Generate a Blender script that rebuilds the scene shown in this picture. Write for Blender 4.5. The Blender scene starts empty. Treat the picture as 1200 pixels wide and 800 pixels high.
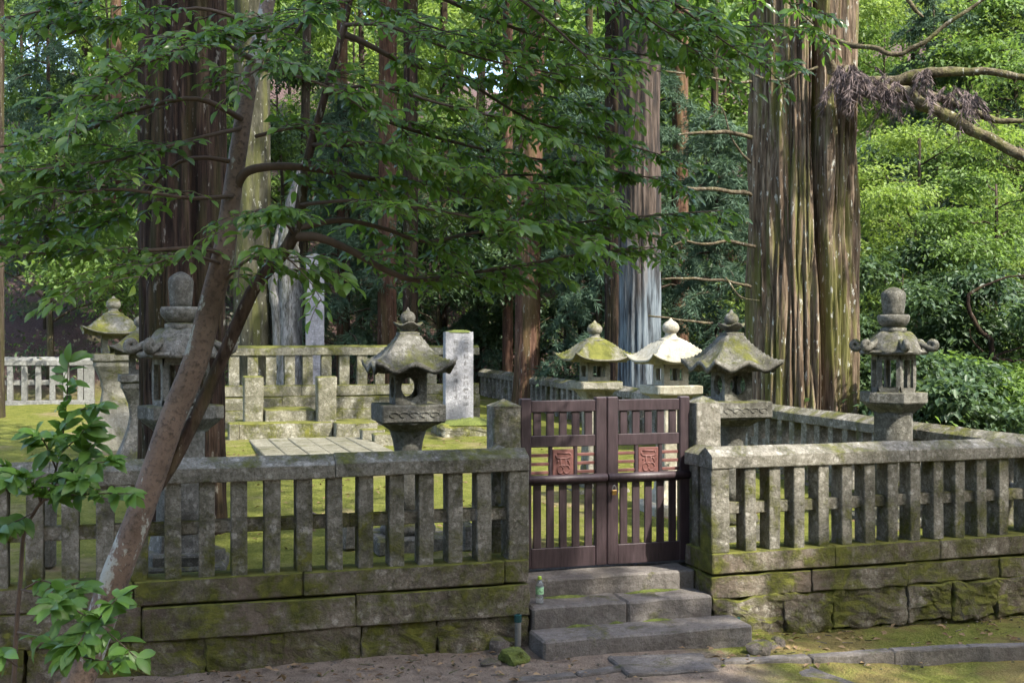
import bpy, bmesh, math, random
import numpy as np
from mathutils import Vector, Matrix, noise
rng = np.random.default_rng(7)
random.seed(7)
R = math.radians
SC = bpy.context.scene
COL = SC.collection

# ------------------------------------------------------------------ camera
YAW = R(17)
CAMX, CAMY, CAMZ, FPX, HOR = -2.725, -8.449, 2.33, 1350.0, 402.0
cam_d = bpy.data.cameras.new('camera')
cam = bpy.data.objects.new('camera', cam_d)
COL.objects.link(cam)
cam.location = (CAMX, CAMY, CAMZ)
cam.rotation_euler = (R(90), 0, -YAW)
cam_d.sensor_width = 36
cam_d.lens = 36 * FPX / 1200
cam_d.shift_y = (HOR - 400) / 1200
cam_d.clip_end = 500
SC.camera = cam

# ------------------------------------------------------------------ light
SUN_EL = R(50)
SUN_H = Vector((0.50, -0.866))
SUN = Vector((SUN_H.x * math.cos(SUN_EL), SUN_H.y * math.cos(SUN_EL), math.sin(SUN_EL)))
world = bpy.data.worlds.new('World')
SC.world = world
world.use_nodes = True
wn = world.node_tree.nodes
sky = wn.new('ShaderNodeTexSky')
sky.sky_type = 'NISHITA'
sky.sun_disc = False
sky.sun_elevation = SUN_EL
sky.sun_rotation = math.atan2(SUN_H.x, SUN_H.y)
sky.air_density = 1.0
sky.dust_density = 2.5
sky.ozone_density = 0.8
world.node_tree.links.new(sky.outputs[0], wn['Background'].inputs[0])
wn['Background'].inputs[1].default_value = 0.15
sun_d = bpy.data.lights.new('sun', 'SUN')
sun_d.energy = 2.4
sun_d.angle = R(0.6)
sun_d.color = (1.0, 0.95, 0.84)
sun_o = bpy.data.objects.new('sun', sun_d)
COL.objects.link(sun_o)
sun_o.rotation_euler = SUN.to_track_quat('Z', 'Y').to_euler()
sun_o.location = (0, 0, 30)
SC.view_settings.view_transform = 'Standard'
SC.view_settings.look = 'None'
SC.view_settings.exposure = 2.1
SC.view_settings.gamma = 1.0
SC.cycles.max_bounces = 7
SC.cycles.diffuse_bounces = 4
SC.cycles.glossy_bounces = 2
SC.cycles.transmission_bounces = 3
SC.cycles.transparent_max_bounces = 4
SC.cycles.use_denoising = True
SC.cycles.denoising_prefilter = 'ACCURATE'
SC.cycles.sample_clamp_indirect = 6
SC.cycles.caustics_reflective = False
SC.cycles.caustics_refractive = False

def P(px, py, Z):
    """point at depth Z along the line of sight through a picture position of the survey"""
    a, b = (px - 600) / FPX, (HOR - py) / FPX
    s, c = math.sin(YAW), math.cos(YAW)
    return Vector((CAMX + (s + a * c) * Z, CAMY + (c - a * s) * Z, CAMZ + b * Z))

# ------------------------------------------------------------------ terrain
def sstep(a, b, x):
    t = np.clip((x - a) / (b - a), 0, 1)
    return t * t * (3 - 2 * t)

def side_x(Y):               # line of the side fence
    return 4.78 - 0.04 * Y

def inner_z(Y):
    return 0.5 + 0.042 * (Y - 0.5)

def ground_z(X, Y):
    X = np.asarray(X, float); Y = np.asarray(Y, float)
    front = -0.1 * sstep(1.2, 3.0, X) + 0.75 * sstep(-2.2, -7.5, Y)
    inside = inner_z(np.clip(Y, 0.5, 16.5))
    sx = side_x(Y)
    out = 0.1 + 0.035 * np.clip(Y, 0, 30) + 0.14 * np.clip(X - 7, 0, 60)
    base = np.where(X < sx + 0.10, inside, out)
    z = np.where(Y < 0.14, front, base)
    z = np.where((X > -0.1) & (X < 1.66) & (Y > 0.13) & (Y < 1.3), 0.1, z)
    hill = 0.36 * np.clip(Y - 17.5 - 1.2 * np.sin(X * 0.21), 0, 200) * (0.8 + 0.2 * np.sin(X * 0.09 + 1))
    hill = hill + 0.0
    bump = 0.35 * np.sin(X * 0.7 + 1.3 * np.sin(Y * 0.4)) * np.sin(Y * 0.53) * sstep(17, 22, Y)
    return z + hill + bump

def gz(x, y):
    return float(ground_z(x, y))

# ------------------------------------------------------------------ mesh helpers
def mesh_pd(name, verts, faces, smooth=False):
    me = bpy.data.meshes.new(name)
    me.from_pydata([tuple(v) for v in verts], [], faces)
    me.update()
    if smooth:
        me.polygons.foreach_set('use_smooth', [True] * len(me.polygons))
    return me

def mesh_np(name, V, Fq, smooth=False):
    """V (n,3), Fq (m,k) array of equal polygons"""
    me = bpy.data.meshes.new(name)
    n, (m, k) = len(V), Fq.shape
    me.vertices.add(n)
    me.vertices.foreach_set('co', np.ascontiguousarray(V, dtype=np.float32).ravel())
    me.loops.add(m * k)
    me.loops.foreach_set('vertex_index', np.ascontiguousarray(Fq, dtype=np.int32).ravel())
    me.polygons.add(m)
    me.polygons.foreach_set('loop_start', np.arange(0, m * k, k, dtype=np.int32))
    me.polygons.foreach_set('loop_total', np.full(m, k, dtype=np.int32))
    if smooth:
        me.polygons.foreach_set('use_smooth', np.ones(m, dtype=bool))
    me.update(calc_edges=True)
    return me

class MB:
    """collects simple pieces of ONE part"""
    def __init__(s): s.v = []; s.f = []
    def add(s, v, f):
        o = len(s.v); s.v += [tuple(p) for p in v]; s.f += [tuple(i + o for i in q) for q in f]
        return s
    def box(s, x0, x1, y0, y1, z0, z1):
        v = [(x0,y0,z0),(x1,y0,z0),(x1,y1,z0),(x0,y1,z0),(x0,y0,z1),(x1,y0,z1),(x1,y1,z1),(x0,y1,z1)]
        return s.add(v, [(0,3,2,1),(4,5,6,7),(0,1,5,4),(1,2,6,5),(2,3,7,6),(3,0,4,7)])
    def mesh(s, name, smooth=False): return mesh_pd(name, s.v, s.f, smooth)

def stone_mesh(name, sx, sy, sz, bev=0.012, jit=0.006, seed=0, cuts=0, top=None):
    """a cut stone: box centred in x,y standing on z=0, chamfered and uneven"""
    bm = bmesh.new()
    bmesh.ops.create_cube(bm, size=1)
    bmesh.ops.scale(bm, vec=(sx, sy, sz), verts=bm.verts)
    bmesh.ops.translate(bm, vec=(0, 0, sz / 2), verts=bm.verts)
    bmesh.ops.bevel(bm, geom=list(bm.edges), offset=bev, segments=1, affect='EDGES')
    if cuts:
        ed = [e for e in bm.edges if e.calc_length() > 3 * bev]
        bmesh.ops.subdivide_edges(bm, edges=ed, cuts=cuts, use_grid_fill=True)
    rr = random.Random(seed)
    off = Vector((rr.uniform(0, 90), rr.uniform(0, 90), rr.uniform(0, 90)))
    for v in bm.verts:
        n = noise.noise_vector(v.co * 4.3 + off) * jit + noise.noise_vector(v.co * 15 + off) * jit * (0.6 if jit < 0.012 else 0.9)
        v.co += n
    me = bpy.data.meshes.new(name)
    bm.to_mesh(me); bm.free()
    return me

def lathe(profile, n=20, jit=0.0, seed=0, phase=0.0, hexed=0.0):
    """profile [(r,z)...] bottom to top, closed by caps; hexed>0 gives straight facets"""
    v, f = [], []
    rr = random.Random(seed)
    for r, z in profile:
        for i in range(n):
            a = 2 * math.pi * i / n + phase
            q = r * (1 + rr.uniform(-jit, jit))
            v.append((q * math.cos(a), q * math.sin(a), z + rr.uniform(-jit, jit) * 0.02))
    for j in range(len(profile) - 1):
        for i in range(n):
            k = (i + 1) % n
            f.append((j*n+i, j*n+k, (j+1)*n+k, (j+1)*n+i))
    f.append(tuple(range(n - 1, -1, -1)))
    f.append(tuple((len(profile)-1)*n + i for i in range(n)))
    return v, f

def loft_square(profile, jit=0.0, seed=0, sub=4):
    """profile [(half,z)...]: square section loft with softened corners"""
    rr = random.Random(seed)
    v, f = [], []
    ring = []
    for k in range(4):
        a0 = [(-1,-1),(1,-1),(1,1),(-1,1)][k]; a1 = [(1,-1),(1,1),(-1,1),(-1,-1)][k]
        for i in range(sub):
            t = (i + 0.12) / sub if i == 0 else ((sub - 0.12) / sub if i == sub - 1 else i / (sub - 1))
            t = [0.04, 0.35, 0.65, 0.96][i] if sub == 4 else t
            ring.append((a0[0]*(1-t)+a1[0]*t, a0[1]*(1-t)+a1[1]*t))
    n = len(ring)
    for h, z in profile:
        for (x, y) in ring:
            v.append((x*h + rr.uniform(-jit, jit), y*h + rr.uniform(-jit, jit), z + rr.uniform(-jit, jit)))
    for j in range(len(profile) - 1):
        for i in range(n):
            k = (i + 1) % n
            f.append((j*n+i, j*n+k, (j+1)*n+k, (j+1)*n+i))
    f.append(tuple(range(n - 1, -1, -1)))
    f.append(tuple((len(profile)-1)*n + i for i in range(n)))
    return v, f

def tube(pts, rad, n=8, rough=0.0, seed=0, cap=True):
    pts = [Vector(p) for p in pts]
    v, f = [], []
    prev = None
    rr = random.Random(seed)
    for i, p in enumerate(pts):
        d = (pts[min(i+1, len(pts)-1)] - pts[max(i-1, 0)])
        if d.length < 1e-6: d = Vector((0, 0, 1))
        d.normalize()
        if prev is None:
            a = Vector((1, 0, 0)) if abs(d.x) < 0.8 else Vector((0, 1, 0))
            u = d.cross(a).normalized()
        else:
            u = (prev - d * prev.dot(d)).normalized()
        prev = u
        w = d.cross(u)
        r = rad[i] if hasattr(rad, '__len__') else rad
        for k in range(n):
            t = 2 * math.pi * k / n
            q = r * (1 + rr.uniform(-rough, rough))
            v.append(p + u * (q * math.cos(t)) + w * (q * math.sin(t)))
    for j in range(len(pts) - 1):
        for k in range(n):
            m = (k + 1) % n
            f.append((j*n+k, j*n+m, (j+1)*n+m, (j+1)*n+k))
    if cap:
        f.append(tuple(range(n - 1, -1, -1)))
        f.append(tuple((len(pts)-1)*n + k for k in range(n)))
    return v, f

def smooth_path(pts, sub=4):
    """Catmull-Rom through tuples of any length"""
    A = np.array(pts, float)
    out = []
    for i in range(len(A) - 1):
        p0, p1, p2, p3 = A[max(i-1, 0)], A[i], A[i+1], A[min(i+2, len(A)-1)]
        for k in range(sub):
            t = k / sub
            out.append(0.5 * ((2*p1) + (-p0+p2)*t + (2*p0-5*p1+4*p2-p3)*t*t + (-p0+3*p1-3*p2+p3)*t**3))
    out.append(A[-1])
    return out

# ------------------------------------------------------------------ object helpers
def tag(o, label=None, cat=None, group=None, kind=None):
    if label: o['label'] = label
    if cat: o['category'] = cat
    if group: o['group'] = group
    if kind: o['kind'] = kind
    return o

def root(name, label, cat, loc=(0, 0, 0), rz=0.0, group=None):
    o = bpy.data.objects.new(name, None)
    COL.objects.link(o)
    o.location = loc; o.rotation_euler = (0, 0, rz); o.empty_display_size = 0.1
    return tag(o, label, cat, group)

def part(name, me, mat, parent=None, loc=(0, 0, 0), rot=(0, 0, 0), scale=None):
    o = bpy.data.objects.new(name, me)
    COL.objects.link(o)
    if mat is not None and len(me.materials) == 0:
        me.materials.append(mat)
    o.parent = parent; o.location = loc; o.rotation_euler = rot
    if scale: o.scale = scale
    return o

def copy_tree(o, parent=None):
    c = o.copy(); COL.objects.link(c); c.parent = parent
    for ch in list(o.children): copy_tree(ch, c)
    return c

# ------------------------------------------------------------------ materials
class NT:
    def __init__(s, name):
        s.m = bpy.data.materials.new(name); s.m.use_nodes = True
        s.t = s.m.node_tree; s.n = s.t.nodes; s.l = s.t.links
        s.b = s.n['Principled BSDF']; s.out = s.n['Material Output']
        s.pos = s.n.new('ShaderNodeNewGeometry')
    def map(s, sc):
        m = s.n.new('ShaderNodeMapping'); m.inputs['Scale'].default_value = sc
        s.l.new(s.pos.outputs['Position'], m.inputs['Vector']); return m.outputs[0]
    def noise(s, scale, det=6, rough=0.6, vec=None, dist=0.0):
        n = s.n.new('ShaderNodeTexNoise'); n.inputs['Scale'].default_value = scale
        n.inputs['Detail'].default_value = det; n.inputs['Roughness'].default_value = rough
        n.inputs['Distortion'].default_value = dist
        s.l.new(vec if vec is not None else s.pos.outputs['Position'], n.inputs['Vector'])
        return n.outputs['Fac']
    def ramp(s, fac, stops):
        r = s.n.new('ShaderNodeValToRGB'); e = r.color_ramp.elements
        while len(e) < len(stops): e.new(0.5)
        for q, (p, c) in zip(e, stops):
            q.position = p; q.color = (*c, 1) if len(c) == 3 else c
        s.l.new(fac, r.inputs[0]); return r.outputs[0]
    def sel(s, fac, lo, hi):
        r = s.n.new('ShaderNodeMapRange'); r.inputs[1].default_value = lo; r.inputs[2].default_value = hi
        s.l.new(fac, r.inputs[0]); return r.outputs[0]
    def mix(s, fac, a, b, mode='MIX'):
        m = s.n.new('ShaderNodeMix'); m.data_type = 'RGBA'; m.blend_type = mode
        for sock, val in ((m.inputs[0], fac), (m.inputs[6], a), (m.inputs[7], b)):
            if isinstance(val, (int, float)): sock.default_value = val
            elif isinstance(val, tuple): sock.default_value = (*val, 1)
            else: s.l.new(val, sock)
        return m.outputs[2]
    def math(s, op, a, b=None):
        m = s.n.new('ShaderNodeMath'); m.operation = op
        for sock, val in ((m.inputs[0], a), (m.inputs[1], b)):
            if val is None: continue
            if isinstance(val, (int, float)): sock.default_value = val
            else: s.l.new(val, sock)
        return m.outputs[0]
    def up(s):
        x = s.n.new('ShaderNodeSeparateXYZ'); s.l.new(s.pos.outputs['True Normal'], x.inputs[0]); return x.outputs[2]
    def xyz(s):
        x = s.n.new('ShaderNodeSeparateXYZ'); s.l.new(s.pos.outputs['Position'], x.inputs[0]); return x.outputs
    def bump(s, h, strength=0.4, dist=0.02):
        b = s.n.new('ShaderNodeBump'); b.inputs['Strength'].default_value = strength
        b.inputs['Distance'].default_value = dist
        s.l.new(h, b.inputs['Height']); s.l.new(b.outputs[0], s.b.inputs['Normal']); return b
    def col(s, c):
        if isinstance(c, tuple): s.b.inputs['Base Color'].default_value = (*c, 1)
        else: s.l.new(c, s.b.inputs['Base Color'])
    def rough(s, r): s.b.inputs['Roughness'].default_value = r

MOSS1, MOSS2 = (0.065, 0.070, 0.014), (0.165, 0.165, 0.035)

def stone_mat(name, base, dark, pale, moss=0.5, lich=0.5, mtop=0.25, brown=None, low=0.0):
    t = NT(name)
    n1 = t.noise(1.7, 8, 0.65); n2 = t.noise(22, 8, 0.75); n3 = t.noise(3.1, 9, 0.68, dist=0.4); n4 = t.noise(48, 5, 0.8)
    n5 = t.noise(9, 6, 0.65)
    c = t.ramp(n1, [(0.36, dark), (0.58, base)])
    drip = t.noise(1.5, 6, 0.6, t.map((7, 7, 1.1)))
    c = t.mix(t.math('MULTIPLY', t.sel(drip, 0.5, 0.66), 0.6), c, dark)
    c = t.mix(t.math('MULTIPLY', t.sel(n5, 0.42, 0.7), 0.7), c, base)
    vo = t.n.new('ShaderNodeTexVoronoi'); vo.inputs['Scale'].default_value = 11; vo.inputs['Randomness'].default_value = 1
    t.l.new(t.pos.outputs['Position'], vo.inputs['Vector'])
    spot = t.sel(t.math('ADD', vo.outputs['Distance'], t.math('MULTIPLY', t.math('SUBTRACT', n2, 0.5), 0.7)), 0.30, 0.20)
    spot = t.math('MULTIPLY', spot, t.sel(n1, 0.40, 0.56))
    c = t.mix(t.math('MULTIPLY', t.sel(n2, 0.54, 0.64), lich * 0.7), c, pale)
    c = t.mix(t.math('MULTIPLY', spot, lich), c, pale)
    c = t.mix(t.math('MULTIPLY', t.sel(n4, 0.49, 0.36), 0.7), c, dark)
    c = t.mix(t.math('MULTIPLY', t.sel(n4, 0.55, 0.66), 0.5 * lich), c, pale)
    c = t.mix(t.math('MULTIPLY', t.sel(n5, 0.60, 0.66), lich * 0.8), c, pale)
    c = t.mix(t.math('MULTIPLY', t.sel(n2, 0.48, 0.36), 0.65), c, dark)
    if brown:
        c = t.mix(t.math('MULTIPLY', t.sel(t.noise(1.3, 5), 0.48, 0.64), 0.7), c, brown)
    m = t.math('ADD', n3, t.math('MULTIPLY', t.math('MAXIMUM', t.up(), 0.0), mtop))
    m = t.math('ADD', m, t.math('MULTIPLY', t.math('SUBTRACT', n2, 0.5), 0.35))
    if low:
        m = t.math('ADD', m, t.math('MULTIPLY', t.sel(t.xyz()[2], 1.25, 0.45), low))
    lo = 0.78 - 0.36 * moss
    mf = t.sel(m, lo, lo + 0.16)
    c = t.mix(mf, c, t.ramp(n5, [(0.35, MOSS1), (0.7, MOSS2)]))
    t.col(c); t.rough(0.92)
    h = t.math('ADD', t.math('MULTIPLY', n2, 0.6), t.math('MULTIPLY', n4, 0.35))
    h = t.math('ADD', h, t.math('MULTIPLY', mf, 0.5))
    t.bump(h, 1.0, 0.024)
    t.b.inputs['Specular IOR Level'].default_value = 0.25
    return t.m

M = {}
M['fence'] = stone_mat('fence_stone', (0.26, 0.242, 0.20), (0.08, 0.074, 0.052), (0.44, 0.415, 0.365), 0.66, 0.9, 0.10, None, 0.14)
M['base'] = stone_mat('base_stone', (0.23, 0.20, 0.155), (0.075, 0.062, 0.045), (0.42, 0.39, 0.33), 0.92, 0.9, 0.25, (0.15, 0.112, 0.085))
M['step'] = stone_mat('step_stone', (0.18, 0.162, 0.148), (0.095, 0.083, 0.072), (0.28, 0.26, 0.235), 0.40, 0.4, 0.06)
M['lantern'] = stone_mat('lantern_stone', (0.18, 0.172, 0.145), (0.055, 0.052, 0.04), (0.36, 0.35, 0.31), 0.46, 0.6, 0.2)
M['lanternpale'] = stone_mat('pale_lantern_stone', (0.42, 0.39, 0.31), (0.25, 0.23, 0.16), (0.55, 0.53, 0.46), 0.34, 0.5, 0.06)
M['lanternmoss'] = stone_mat('mossy_lantern_stone', (0.27, 0.255, 0.205), (0.12, 0.115, 0.085), (0.40, 0.38, 0.32), 0.62, 0.5, 0.24)
M['granite'] = stone_mat('granite', (0.30, 0.30, 0.315), (0.18, 0.18, 0.195), (0.44, 0.44, 0.46), 0.16, 0.7, 0.3)
M['tomb'] = stone_mat('tomb_stone', (0.25, 0.235, 0.175), (0.09, 0.085, 0.055), (0.48, 0.46, 0.39), 0.80, 0.7, 0.25)
M['tombslab'] = stone_mat('tomb_slab_stone', (0.21, 0.20, 0.15), (0.10, 0.095, 0.062), (0.33, 0.31, 0.25), 0.42, 0.6, 0.06)
M['farfence'] = stone_mat('old_fence_stone', (0.21, 0.21, 0.195), (0.11, 0.11, 0.10), (0.32, 0.32, 0.30), 0.30, 0.6, 0.1)
M['rock'] = stone_mat('field_stone', (0.20, 0.17, 0.15), (0.08, 0.07, 0.06), (0.33, 0.31, 0.28), 0.42, 0.4, 0.25)

def simple(name, c, rough=0.6, metal=0.0, var=0.25, sc=20, bump=0.0):
    t = NT(name)
    n = t.noise(sc, 5)
    t.col(t.ramp(n, [(0.3, tuple(x * (1 - var) for x in c)), (0.7, tuple(min(1, x * (1 + var)) for x in c))]))
    t.rough(rough); t.b.inputs['Metallic'].default_value = metal
    if bump: t.bump(n, bump, 0.01)
    return t.m

def wood_mat():
    t = NT('gate_wood')
    v = t.map((3, 3, 0.35)); v2 = t.map((0.5, 6, 6))
    n = t.noise(14, 6, 0.6, v); n2 = t.noise(3, 4)
    c = t.ramp(n, [(0.3, (0.022, 0.013, 0.015)), (0.7, (0.055, 0.035, 0.040))])
    c = t.mix(t.math('MULTIPLY', t.sel(n2, 0.5, 0.75), 0.5), c, (0.072, 0.054, 0.060))
    t.col(c); t.rough(0.5); t.bump(n, 0.3, 0.006)
    return t.m
M['gate'] = wood_mat()
M['crest'] = simple('crest_lacquer', (0.145, 0.058, 0.048), 0.6, 0, 0.25, 30, 0.2)
M['brass'] = simple('brass', (0.45, 0.28, 0.10), 0.35, 1.0, 0.2)
M['steel'] = simple('grey_pipe', (0.16, 0.16, 0.15), 0.6)
M['teal'] = simple('teal_plastic', (0.008, 0.055, 0.055), 0.4)
M['groove_shade'] = simple('engraved_shadow', (0.16, 0.157, 0.16), 0.9)  # shade in the engraved grooves, painted as dark stroke colour
M['bottlecap'] = simple('bottle_cap', (0.45, 0.65, 0.08), 0.4)
M['bottlelabel'] = simple('bottle_label', (0.35, 0.62, 0.35), 0.4, 0, 0.5, 60)
M['deadwood'] = None

def glass_mat():
    t = NT('clear_plastic')
    t.col((0.85, 0.93, 0.97)); t.rough(0.08)
    t.b.inputs['Transmission Weight'].default_value = 0.85
    t.b.inputs['IOR'].default_value = 1.2
    return t.m
M['plastic'] = glass_mat()

def bark_mat(name, dark, mid, pale, moss=0.0, lich=0.0, vs=(9, 9, 0.8)):
    t = NT(name)
    v = t.map(vs)
    n = t.noise(1.6, 7, 0.62, v); nb = t.noise(5, 5, 0.6, v); n2 = t.noise(1.1, 5); n3 = t.noise(30, 4)
    c = t.ramp(n, [(0.30, dark), (0.5, mid), (0.75, pale)])
    c = t.mix(t.sel(nb, 0.55, 0.3), c, dark)
    if moss:
        v2 = t.map((5, 5, 0.5))
        f = t.math('MULTIPLY', t.sel(t.noise(1.2, 5, 0.6, v2), 0.48, 0.60), moss)
        c = t.mix(f, c, (0.115, 0.12, 0.03))
    if lich:
        v3 = t.map((14, 14, 5))
        f = t.math('MULTIPLY', t.sel(t.noise(1.3, 4, 0.6, v3), 0.62, 0.67), lich)
        c = t.mix(f, c, (0.42, 0.42, 0.37))
    t.col(c); t.rough(0.95)
    t.b.inputs['Specular IOR Level'].default_value = 0.15
    t.bump(t.math('ADD', t.math('MULTIPLY', nb, 1.0), t.math('MULTIPLY', n3, 0.3)), 0.8, 0.02)
    return t.m

M['bark_big'] = bark_mat('giant_cedar_bark', (0.035, 0.024, 0.016), (0.155, 0.113, 0.078), (0.29, 0.245, 0.18), 0.75, 0.95)
M['bark_dark'] = bark_mat('dark_cedar_bark', (0.008, 0.006, 0.005), (0.030, 0.019, 0.014), (0.085, 0.058, 0.04), 0.12, 0.25)
M['bark_red'] = bark_mat('red_cedar_bark', (0.035, 0.019, 0.014), (0.115, 0.062, 0.042), (0.20, 0.12, 0.085), 0.25, 0.3)
M['bark_brown'] = bark_mat('brown_bark', (0.02, 0.015, 0.011), (0.055, 0.042, 0.031), (0.12, 0.092, 0.07), 0.2, 0.3)
def bluebark():
    t = NT('lichened_cedar_bark')
    v = t.map((9, 9, 0.8)); n = t.noise(1.6, 7, 0.62, v); nb = t.noise(5, 5, 0.6, v); x, y, z = t.xyz()
    c = t.ramp(n, [(0.40, (0.014, 0.010, 0.008)), (0.5, (0.05, 0.035, 0.026)), (0.66, (0.105, 0.08, 0.064))])
    p = t.ramp(n, [(0.40, (0.020, 0.023, 0.027)), (0.5, (0.09, 0.112, 0.13)), (0.68, (0.19, 0.225, 0.25))])
    f = t.math('ADD', t.math('MULTIPLY', t.math('SUBTRACT', t.noise(1.1, 4, 0.6, t.map((2, 2, 0.4))), 0.5), 7.0), t.math('SUBTRACT', 4.6, z))
    f = t.math('ADD', f, t.math('MULTIPLY', t.math('SUBTRACT', x, 5.200000), 2.2))
    c = t.mix(t.sel(f, 0.0, 1.6), c, p)
    t.col(c); t.rough(0.95); t.bump(nb, 0.8, 0.02)
    return t.m
M['bark_blue'] = bluebark()
M['deadwood'] = bark_mat('bleached_deadwood', (0.05, 0.048, 0.043), (0.20, 0.195, 0.185), (0.36, 0.36, 0.36), 0.2, 0.3, (9, 9, 1.5))
M['bark_moss'] = bark_mat('mossy_bark', (0.03, 0.03, 0.018), (0.052, 0.05, 0.035), (0.10, 0.095, 0.07), 0.45, 0.5, (5, 5, 1.4))

def smoothbark():
    t = NT('smooth_bark')
    n = t.noise(6, 6, 0.6); n2 = t.noise(40, 4, 0.6); v = t.map((4, 4, 1.2)); n3 = t.noise(1.7, 6, 0.6, v)
    c = t.ramp(n, [(0.3, (0.11, 0.078, 0.058)), (0.7, (0.20, 0.145, 0.112))])
    c = t.mix(t.sel(n2, 0.5, 0.7), c, (0.055, 0.04, 0.03))
    c = t.mix(t.math('MULTIPLY', t.sel(t.math('ADD', n3, t.math('MULTIPLY', t.math('SUBTRACT', n2, 0.5), 0.25)), 0.562, 0.60), 0.85), c, (0.36, 0.38, 0.34))
    t.col(c); t.rough(0.8); t.bump(t.math('ADD', n, n2), 0.8, 0.012)
    return t.m
M['bark_smooth'] = smoothbark()
M['bark_stem'] = bark_mat('dark_stem_bark', (0.028, 0.02, 0.015), (0.075, 0.052, 0.04), (0.12, 0.09, 0.07), 0.2, 0.5, (6, 6, 2))
M['twig'] = simple('twig_bark', (0.085, 0.06, 0.042), 0.9)
M['deadbranch'] = bark_mat('dead_branch', (0.03, 0.024, 0.016), (0.11, 0.09, 0.06), (0.20, 0.17, 0.12), 0.2, 0.5, (9, 9, 9))
M['mossbranch'] = bark_mat('mossy_branch', (0.03, 0.024, 0.016), (0.11, 0.092, 0.056), (0.21, 0.19, 0.13), 0.5, 0.6, (7, 7, 7))
M['deadfoliage'] = simple('dead_foliage', (0.13, 0.10, 0.095), 0.95, 0, 0.5, 14)

def leaf_mat(name, c1, c2, trans=0.35, rough=0.45, spec=0.35, c3=None):
    t = NT(name)
    rnd = t.pos.outputs['Random Per Island']
    big = t.noise(0.55, 3)
    f = t.math('ADD', t.math('MULTIPLY', rnd, 0.6), t.math('MULTIPLY', t.sel(big, 0.35, 0.65), 0.4))
    c = t.ramp(f, [(0.1, c1), (0.8, c2)] + ([(0.97, c3)] if c3 else []))
    t.col(c); t.rough(rough)
    t.b.inputs['Specular IOR Level'].default_value = spec
    tr = t.n.new('ShaderNodeBsdfTranslucent')
    tc = t.mix(1.0, c, (1.12, 1.15, 0.65), 'MULTIPLY')
    t.l.new(tc, tr.inputs[0])
    mx = t.n.new('ShaderNodeMixShader'); mx.inputs[0].default_value = trans
    t.l.new(t.b.outputs[0], mx.inputs[1]); t.l.new(tr.outputs[0], mx.inputs[2])
    t.l.new(mx.outputs[0], t.out.inputs[0])
    return t.m

M['leaf_fg'] = leaf_mat('glossy_evergreen_leaf', (0.068, 0.145, 0.032), (0.165, 0.285, 0.055), 0.55, 0.26, 0.7, (0.28, 0.38, 0.08))
M['leaf_sap'] = leaf_mat('sapling_leaf', (0.05, 0.125, 0.025), (0.11, 0.215, 0.04), 0.4, 0.38, 0.45)
M['leaf_dark'] = leaf_mat('dark_shrub_leaf', (0.042, 0.080, 0.046), (0.105, 0.165, 0.08), 0.42, 0.45, 0.4)
M['leaf_mid'] = leaf_mat('mid_green_leaf', (0.080, 0.135, 0.045), (0.185, 0.285, 0.08), 0.5, 0.5, 0.3)
M['leaf_maple'] = leaf_mat('maple_leaf', (0.15, 0.23, 0.055), (0.28, 0.37, 0.115), 0.5, 0.55, 0.25)
M['leaf_cedar'] = leaf_mat('cedar_needle', (0.048, 0.092, 0.064), (0.11, 0.175, 0.115), 0.3, 0.6, 0.2)
M['leaf_grey'] = leaf_mat('grey_undergrowth', (0.08, 0.075, 0.06), (0.20, 0.19, 0.14), 0.3, 0.6, 0.2)

def ground_mat():
    t = NT('mossy_earth')
    x, y, z = t.xyz()
    n1 = t.noise(0.9, 7, 0.62, dist=0.3); n2 = t.noise(7, 6, 0.65); n3 = t.noise(45, 4, 0.65); n4 = t.noise(0.35, 4)
    dirt = t.ramp(n2, [(0.3, (0.19, 0.142, 0.105)), (0.7, (0.37, 0.295, 0.23))])
    moss = t.ramp(t.math('ADD', t.math('MULTIPLY', n2, 0.5), t.math('MULTIPLY', n3, 0.5)), [(0.32, (0.062, 0.074, 0.013)), (0.48, (0.15, 0.168, 0.028)), (0.66, (0.26, 0.25, 0.07))])
    ochre = t.ramp(n2, [(0.3, (0.17, 0.135, 0.045)), (0.7, (0.30, 0.24, 0.09))])
    litter = t.ramp(n3, [(0.3, (0.035, 0.022, 0.02)), (0.5, (0.10, 0.065, 0.06)), (0.7, (0.20, 0.13, 0.11))])
    nn = t.math('MULTIPLY', t.math('SUBTRACT', n1, 0.5), 3.0)
    front = t.mix(t.sel(t.math('ADD', x, nn), 1.0, 1.8), dirt, t.mix(t.sel(t.math('ADD', n1, t.math('MULTIPLY', t.math('SUBTRACT', n2, 0.5), 0.4)), 0.46, 0.60), ochre, moss))
    inside = t.mix(t.sel(n1, 0.54, 0.68), moss, t.mix(0.55, dirt, ochre))
    c = t.mix(t.sel(y, 0.1, 0.16), front, inside)
    out = t.math('MAXIMUM', t.sel(t.math('ADD', y, t.math('MULTIPLY', nn, 1.0)), 16.0, 17.5), t.sel(x, 4.8, 5.2))
    out = t.math('MULTIPLY', out, t.sel(y, 0.1, 0.3))
    c = t.mix(out, c, t.mix(t.sel(n1, 0.55, 0.7), litter, (0.06, 0.09, 0.025)))
    t.col(c); t.rough(0.95)
    t.b.inputs['Specular IOR Level'].default_value = 0.15
    t.bump(t.math('ADD', t.math('MULTIPLY', n2, 0.9), n3), 1.0, 0.06)
    return t.m
M['ground'] = ground_mat()
M['mosspad'] = simple('moss_cushion', (0.085, 0.105, 0.018), 0.95, 0, 0.45, 40, 0.8)
M['litter'] = leaf_mat('leaf_litter', (0.10, 0.055, 0.03), (0.30, 0.21, 0.12), 0.1, 0.8, 0.15)
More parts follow.
